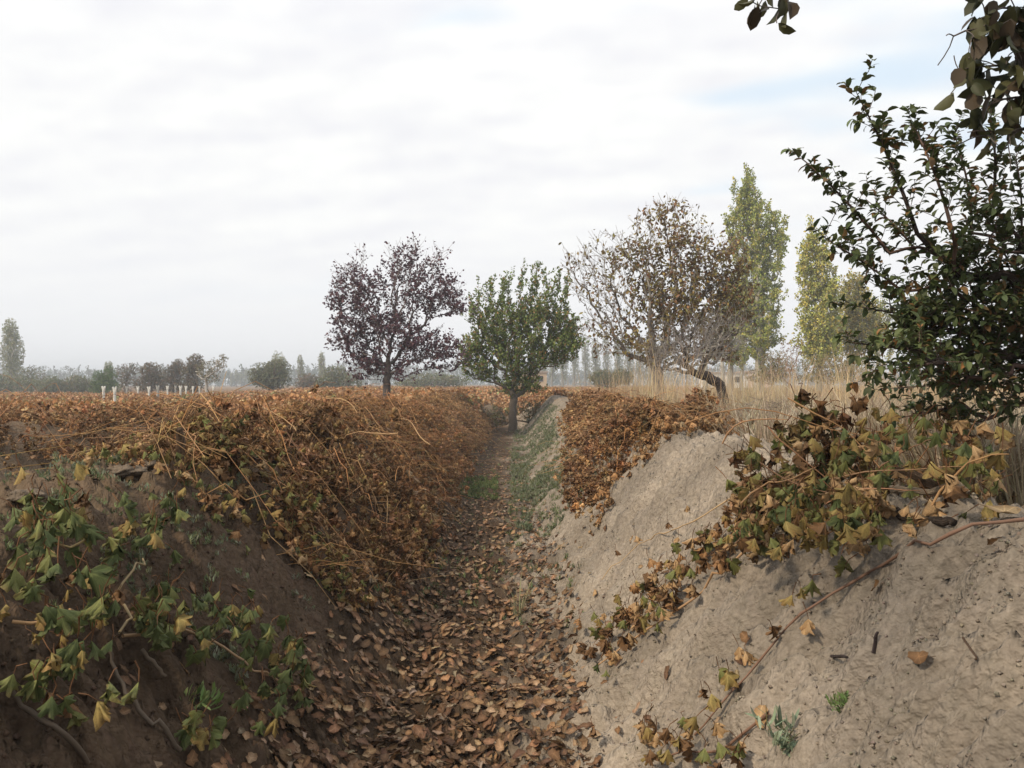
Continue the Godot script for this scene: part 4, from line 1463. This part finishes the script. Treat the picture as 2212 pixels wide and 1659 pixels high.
# ---------------------------------------------------------------- what lies on the furrow's floor, grass and herbs
func build_floor(soil: Node3D) -> void:
	var shapes := []
	for p in ["tan", "brown", "brown", "tan", "orange", "brown", "pale", "brown", "orange"]:
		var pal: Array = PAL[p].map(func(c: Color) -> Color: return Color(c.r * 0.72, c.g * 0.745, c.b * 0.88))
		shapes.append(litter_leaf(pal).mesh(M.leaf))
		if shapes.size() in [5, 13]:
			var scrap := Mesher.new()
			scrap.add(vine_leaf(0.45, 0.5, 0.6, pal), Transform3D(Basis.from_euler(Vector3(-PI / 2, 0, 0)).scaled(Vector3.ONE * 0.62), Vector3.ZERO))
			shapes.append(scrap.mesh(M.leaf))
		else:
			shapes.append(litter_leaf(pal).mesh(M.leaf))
	var lay := func(x: float, d: float, size: float) -> Transform3D:
		var n := ground_normal(x, d)
		var up := (n + rdir() * 0.24).normalized()
		var side := up.cross(rdir()).normalized()
		return Transform3D(Basis(side, up, side.cross(up)).scaled(Vector3.ONE * size), on_ground(x, d, rf(0.004, 0.026)))
	var spot := func() -> Vector3:
		for k in 30:
			var d := 1.0 / lerpf(1.0 / 2.2, 1.0 / 27.0, pow(rng.randf(), 0.8))
			var u := rf(-1.2, 0.95)
			var share := sstep(-0.95, -0.45, u) * sstep(0.62 if d > 5 else 0.5, 0.34, u)
			share = maxf(share, 0.035 if u < -0.3 else 0.012)
			share *= 1.0 - 0.3 * sstep(10, 20, d)
			if rng.randf() < share * (0.75 + 0.5 * lump.get_noise_2d(u * 6, d * 6)):
				return Vector3(u + centre(d), 0, d)
		return Vector3(centre(4.0), 0, 4.0)
	var places := []
	for k in 12000:
		var s: Vector3 = spot.call()
		places.append([s.z, lay.call(s.x, s.z, rf(0.036, 0.072))])
	places.sort_custom(func(a: Array, b: Array) -> bool: return a[0] < b[0])
	var k0 := 0
	for k in places.size():
		if places[k][0] < 2.7:
			k0 = k
	for k in range(k0, k0 + 300):
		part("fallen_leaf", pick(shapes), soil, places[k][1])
	var litter := thing("leaf_litter", "brown fallen leaves covering the furrow's floor", "", Vector3.ZERO, "", "stuff")
	for s in 9:
		var pl := []
		var ti := []
		for k in range(s, places.size(), 9):
			if k < k0 or k >= k0 + 300:
				pl.append(places[k][1])
				ti.append(vary(Color(1, 1, 1), 0.25))
		many("leaf_litter", shapes[s * 2 + s % 2], pl, ti, litter)

	# straw grass in the right field
	var straw := [Color(0.37, 0.3, 0.2), Color(0.31, 0.245, 0.165), Color(0.42, 0.355, 0.265), Color(0.24, 0.185, 0.125)]
	var field := func(d0: float, d1: float, keep: float) -> Vector3:
		var d := 1.0 / lerpf(1.0 / d0, 1.0 / d1, rng.randf())
		var x := rf(1.9, 0.68 * d + 1.5)
		if Vector2(x - 3.5, d - 11.5).length() < 0.9 or (d > 6 and d < 11.0 and absf(x / d - 0.306) < 0.06 and rng.randf() < 0.75) or x < 2.3 and rng.randf() < 0.5 or rng.randf() > keep + lump.get_noise_2d(x * 2, d * 2):
			return Vector3.ZERO
		return on_ground(x, d, -0.02)
	scatter("dry_grass", "dry straw coloured grass filling the field at right", tuft(26, 0.42, 0.16, 0.006, straw, 0.9), 9000, func() -> Vector3: return field.call(3.6, 45.0, 0.95), func(_p: Vector3) -> Color: return vary(Color(1, 1, 1), 0.22), 0.3, 0.6, 1.35)
	scatter("reed_grass", "tall thin straw stalks standing in the right field below the poplars", tuft(9, 1.15, 0.3, 0.007, [Color(0.44, 0.34, 0.21), Color(0.34, 0.25, 0.15)], 0.35), 1500, func() -> Vector3: return field.call(11.0, 40.0, 0.6), func(_p: Vector3) -> Color: return vary(Color(1, 1, 1), 0.2), 0.12, 0.6, 1.1)
	# green herbs
	var herb := weed(16, 0.045, [Color(0.13, 0.175, 0.07), Color(0.17, 0.2, 0.09), Color(0.11, 0.14, 0.065)])
	var sage := weed(22, 0.04, [Color(0.16, 0.19, 0.12), Color(0.13, 0.16, 0.09), Color(0.19, 0.21, 0.15)])
	var plain_tint := func(_p: Vector3) -> Color: return vary(Color(1, 1, 1), 0.25)
	scatter("small_weeds", "small green weeds on the right slope of the furrow", herb, 2600, func() -> Vector3:
		var d := 1.0 / lerpf(1.0 / 7.5, 1.0 / 30.0, rng.randf())
		var u := rf(0.1, 1.25)
		return on_ground(u + centre(d), d) if lump.get_noise_2d(u * 5, d * 2) > -0.18 + 0.5 * sstep(12, 7, d) else Vector3.ZERO, plain_tint, 0.3, 0.5, 1.2)
	scatter("grey_weeds", "grey green weeds carpeting the right slope of the furrow", sage, 5200, func() -> Vector3:
		var d := 1.0 / lerpf(1.0 / 8.0, 1.0 / 27.0, rng.randf())
		var u := rf(0.15, 0.95 + 0.3 * sstep(14, 22, d))
		return on_ground(u + centre(d), d) if lump.get_noise_2d(u * 4 + 60, d * 2) > -0.16 + 0.5 * sstep(12, 8, d) else Vector3.ZERO, plain_tint, 0.4, 0.7, 1.7)
	scatter("small_weeds", "bright green weeds at the left foot of the furrow", herb, 420, func() -> Vector3:
		var d := rf(10.5, 13.0)
		return on_ground(centre(d) + rf(-0.55, -0.05), d), func(_p: Vector3) -> Color: return vary(Color(0.85, 0.9, 0.75), 0.2), 0.3, 0.6, 1.4)
	scatter("small_weeds", "thin green weeds among the fallen leaves along the furrow's floor", herb, 900, func() -> Vector3:
		var d := 1.0 / lerpf(1.0 / 5.0, 1.0 / 27.0, rng.randf())
		var u := rf(-0.75, 0.6)
		return on_ground(centre(d) + u, d) if lump.get_noise_2d(u * 6 + 33, d * 3) > -0.05 else Vector3.ZERO, plain_tint, 0.3, 0.4, 1.2)
	scatter("small_weeds", "low green weeds on top of the left bank", herb, 1100, func() -> Vector3:
		var d := rf(2.5, 4.4)
		var x := rf(-2.6, -1.35)
		return on_ground(x, d) if lump.get_noise_2d(x * 6 + 5, d * 6) > 0.02 else Vector3.ZERO, plain_tint, 0.4, 0.3, 0.8)
	scatter("grey_weeds", "grey green weeds scattered over the left banks", sage, 2600, func() -> Vector3:
		var d := 1.0 / lerpf(1.0 / 3.0, 1.0 / 20.0, rng.randf())
		var x := rf(-0.7 * d, -1.0)
		return on_ground(x, d) if lump.get_noise_2d(x * 4 + 90, d * 4) > 0.1 else Vector3.ZERO, plain_tint, 0.4, 0.5, 1.2)
	var crumb := Mesher.new()
	for v in [Vector3(1, 0, 0), Vector3(-0.9, 0.1, 0.2), Vector3(0.1, 0.8, 0.1), Vector3(0, -0.7, 0), Vector3(0.15, 0.1, 1), Vector3(-0.1, 0, -1.1)]:
		crumb.vert(v * rf(0.8, 1.2), Color.WHITE)
	for q in [[0, 2, 4], [4, 2, 1], [1, 2, 5], [5, 2, 0], [4, 3, 0], [1, 3, 4], [5, 3, 1], [0, 3, 5]]:
		crumb.tri(q[0], q[2], q[1])
	var crumbs := func(right: bool) -> Vector3:
		var d := 1.0 / lerpf(1.0 / 1.4, 1.0 / 10.0, rng.randf())
		var u := rf(0.35, 1.7) if right else rf(-1.9, -0.4)
		return on_ground(u + centre(d), d, 0.001) if clod.get_noise_2d(u * 3, d * 3) > rf(-0.35, 0.3) else Vector3.ZERO
	scatter("earth_crumbs", "small crumbs of earth lying on the sandy right bank", crumb.mesh(M.soil), 15000, func() -> Vector3: return crumbs.call(true), func(p: Vector3) -> Color: return vary(ground_colour(p.x, -p.z), 0.25) * 0.95, 0.5, 0.0015, 0.0075)
	scatter("earth_crumbs", "small crumbs of earth on the left bank, darkened with its painted shade", crumb.mesh(M.soil), 5000, func() -> Vector3: return crumbs.call(false), func(p: Vector3) -> Color: return vary(ground_colour(p.x, -p.z), 0.3), 0.5, 0.003, 0.013)
	var t := thing("grass_tuft", "wispy grey green grass tuft among the fallen leaves", "grass", hit(1120, 1340))
	part("blades", tuft(26, 0.3, 0.03, 0.004, [Color(0.2, 0.22, 0.12), Color(0.3, 0.26, 0.15)], 0.9), t, Transform3D(), "stuff")


func build_small() -> void:
	# the brush pile by the bent tree
	var p0 := Vector3((1650 - 1106.0) / F * 11.5, 0, -11.5)
	p0.y = ground(p0.x, 11.5)
	var pile := thing("brush_pile", "heap of cut grey twigs in the grass right of the bent bare tree", "brush pile", p0)
	var pm := Mesher.new()
	for k in 420:
		var a := rf(0, TAU)
		var r := sqrt(rng.randf()) * 0.75
		var c := Vector3(cos(a) * r, 0.42 * (1 - r * r) * rng.randf(), sin(a) * r * 0.8)
		var dir := (Vector3(cos(a + rf(-1.6, 1.6)), rf(-0.3, 0.35), sin(a + rf(-1.6, 1.6)))).normalized() * rf(0.15, 0.45)
		pm.tube([c - dir, c + rdir() * 0.03, c + dir], [0.004, 0.004, 0.002], 3, vary(Color(0.25, 0.2, 0.16), 0.3))
	part("twigs", pm.mesh(M.cane), pile, Transform3D(), "stuff")

	# sticks
	var stick := func(called: String, label: String, list: Array, r: float, tone: Color, lift: float) -> void:
		var pts := PackedVector3Array()
		var rad := PackedFloat32Array()
		for k in list.size() - 1:
			var a := hit(list[k][0], list[k][1])
			var b := hit(list[k + 1][0], list[k + 1][1])
			for j in 5:
				pts.append(a.lerp(b, j / 5.0))
		for k in pts.size():
			pts[k].y = maxf(pts[k].y, ground(pts[k].x, -pts[k].z)) + lift
			pts[k] += rdir() * r * 0.3
			rad.append(r * rf(0.8, 1.15) * (1 - 0.3 * float(k) / pts.size()))
		var m := Mesher.new()
		m.tube(pts, rad, 7, tone)
		for k in pts.size():
			pass
		var base := pts[0]
		var o := part(numbered(called), m.mesh(M.bark), self, Transform3D(Basis(), Vector3.ZERO))
		tag(o, label, "stick", "sticks on the sandy bank")
	stick.call("stick", "pale bare stick lying on the right crest under the leaf clump", [[1925, 1100], [2010, 1110], [2110, 1125]], 0.014, Color(0.36, 0.28, 0.2), 0.06)
	stick.call("stick", "dark gnarled root wood lying below the pale stick", [[1870, 1130], [1950, 1138], [2030, 1142], [2070, 1145]], 0.018, Color(0.09, 0.065, 0.05), 0.02)
	stick.call("twig", "short dark twig lying level on the right sand", [[1795, 1455], [1840, 1425]], 0.0055, Color(0.12, 0.09, 0.08), 0.006)
	stick.call("twig", "short dark twig standing steep on the right sand", [[1887, 1440], [1897, 1393]], 0.006, Color(0.11, 0.08, 0.075), 0.006)
	stick.call("twig", "thin forked twig at the lower right of the sand", [[2080, 1390], [2110, 1425], [2105, 1440]], 0.003, Color(0.24, 0.15, 0.1), 0.005)
	# single dry leaves on the sand
	for q in [[1290, 1293, "tan", "lone tan leaf on the sand left of the leafy cane"], [1905, 1275, "brown", "small dark crumpled leaf beside the reddish cane"], [1995, 1428, "brown", "small brown leaf alone on the lower right sand"], [1620, 1390, "brown", "curled dark leaf standing on the sand left of the reddish cane"], [1340, 1590, "brown", "dark curled leaf near the bottom of the sandy bank"], [2160, 1190, "brown", "dark shrivelled leaves below the right end of the reddish cane"], [2170, 1120, "pale", "large pale leaf at the right end of the pale stick"], [1370, 1170, "tan", "tan leaf caught on the sand below the draped vine"], [1650, 1560, "tan", "tan leaf at the foot of the reddish cane"]]:
		var g := hit(q[0], q[1])
		var n := ground_normal(g.x, -g.z)
		var side := n.cross(Vector3(rf(-1, 1), 0.2, rf(-1, 1))).normalized()
		var size := 0.11 if q[2] == "pale" else rf(0.05, 0.075)
		var o := part(numbered("dry_leaf"), litter_leaf(PAL[q[2]]).mesh(M.leaf), self, Transform3D(Basis(side, n, side.cross(n)).scaled(Vector3.ONE * size), g + n * 0.02))
		tag(o, q[3], "leaf", "single leaves on the sandy bank")
	# clods of earth
	for q in [[1060, 905, 0.42, "rounded mound of bare earth left of the apricot tree's trunk"], [318, 1012, 0.07, "pale clod of earth on the left bank's edge, before the dark furrow"], [275, 1040, 0.06, "lower pale clod of earth beside the one on the left bank's edge"], [60, 1085, 0.05, "flat clod of earth at the left edge of the left bank"]]:
		var g := hit(q[0], q[1])
		var s := SphereMesh.new()
		s.radius = 1.0
		s.height = 2.0
		s.radial_segments = 28
		s.rings = 16
		var arr := s.get_mesh_arrays()
		var m := Mesher.new()
		for k in arr[Mesh.ARRAY_VERTEX].size():
			var v: Vector3 = arr[Mesh.ARRAY_VERTEX][k]
			m.vert(Vector3(v.x * 1.3, v.y * (1.1 if q[2] > 0.3 else 0.5), v.z) * q[2] * (1 + (0.25 if q[2] > 0.3 else 0.6) * clod.get_noise_3d(v.x * 1.1 + q[0], v.y * 1.1, v.z * 1.1) + 0.1 * fine.get_noise_3d(v.x * 2, v.y * 2, v.z * 2)), Color(0.22, 0.175, 0.13))
		for k in arr[Mesh.ARRAY_INDEX]:
			m.i.append(k)
		var big: bool = q[2] > 0.3
		var o := part(numbered("earth_mound" if big else "earth_clod"), m.mesh(M.clod), self, Transform3D(Basis(), g))
		tag(o, q[3], "mound" if big else "clod", "" if big else "clods on the left bank")
	# herbs on the sand
	for q in [[1690, 1615, 0.13, "sage grey weed at the bottom of the sandy bank", 0], [1815, 1530, 0.07, "small green sprout on the lower sandy bank", 1], [430, 1530, 0.12, "thin green herb among the near left vine", 1]]:
		var g := hit(q[0], q[1])
		var o := thing("weed_plant", q[3], "weed", g)
		var tones := [Color(0.24, 0.28, 0.2), Color(0.2, 0.25, 0.17)] if q[4] == 0 else [Color(0.12, 0.19, 0.06), Color(0.15, 0.2, 0.08)]
		for k in 5:
			part("sprig", weed(16, q[2] * rf(0.4, 0.75), tones), o, Transform3D(Basis.from_euler(Vector3(rf(-0.7, 0.7), rf(0, TAU), rf(-0.7, 0.7))), rdir() * q[2] * 0.3 * Vector3(1, 0, 1)))
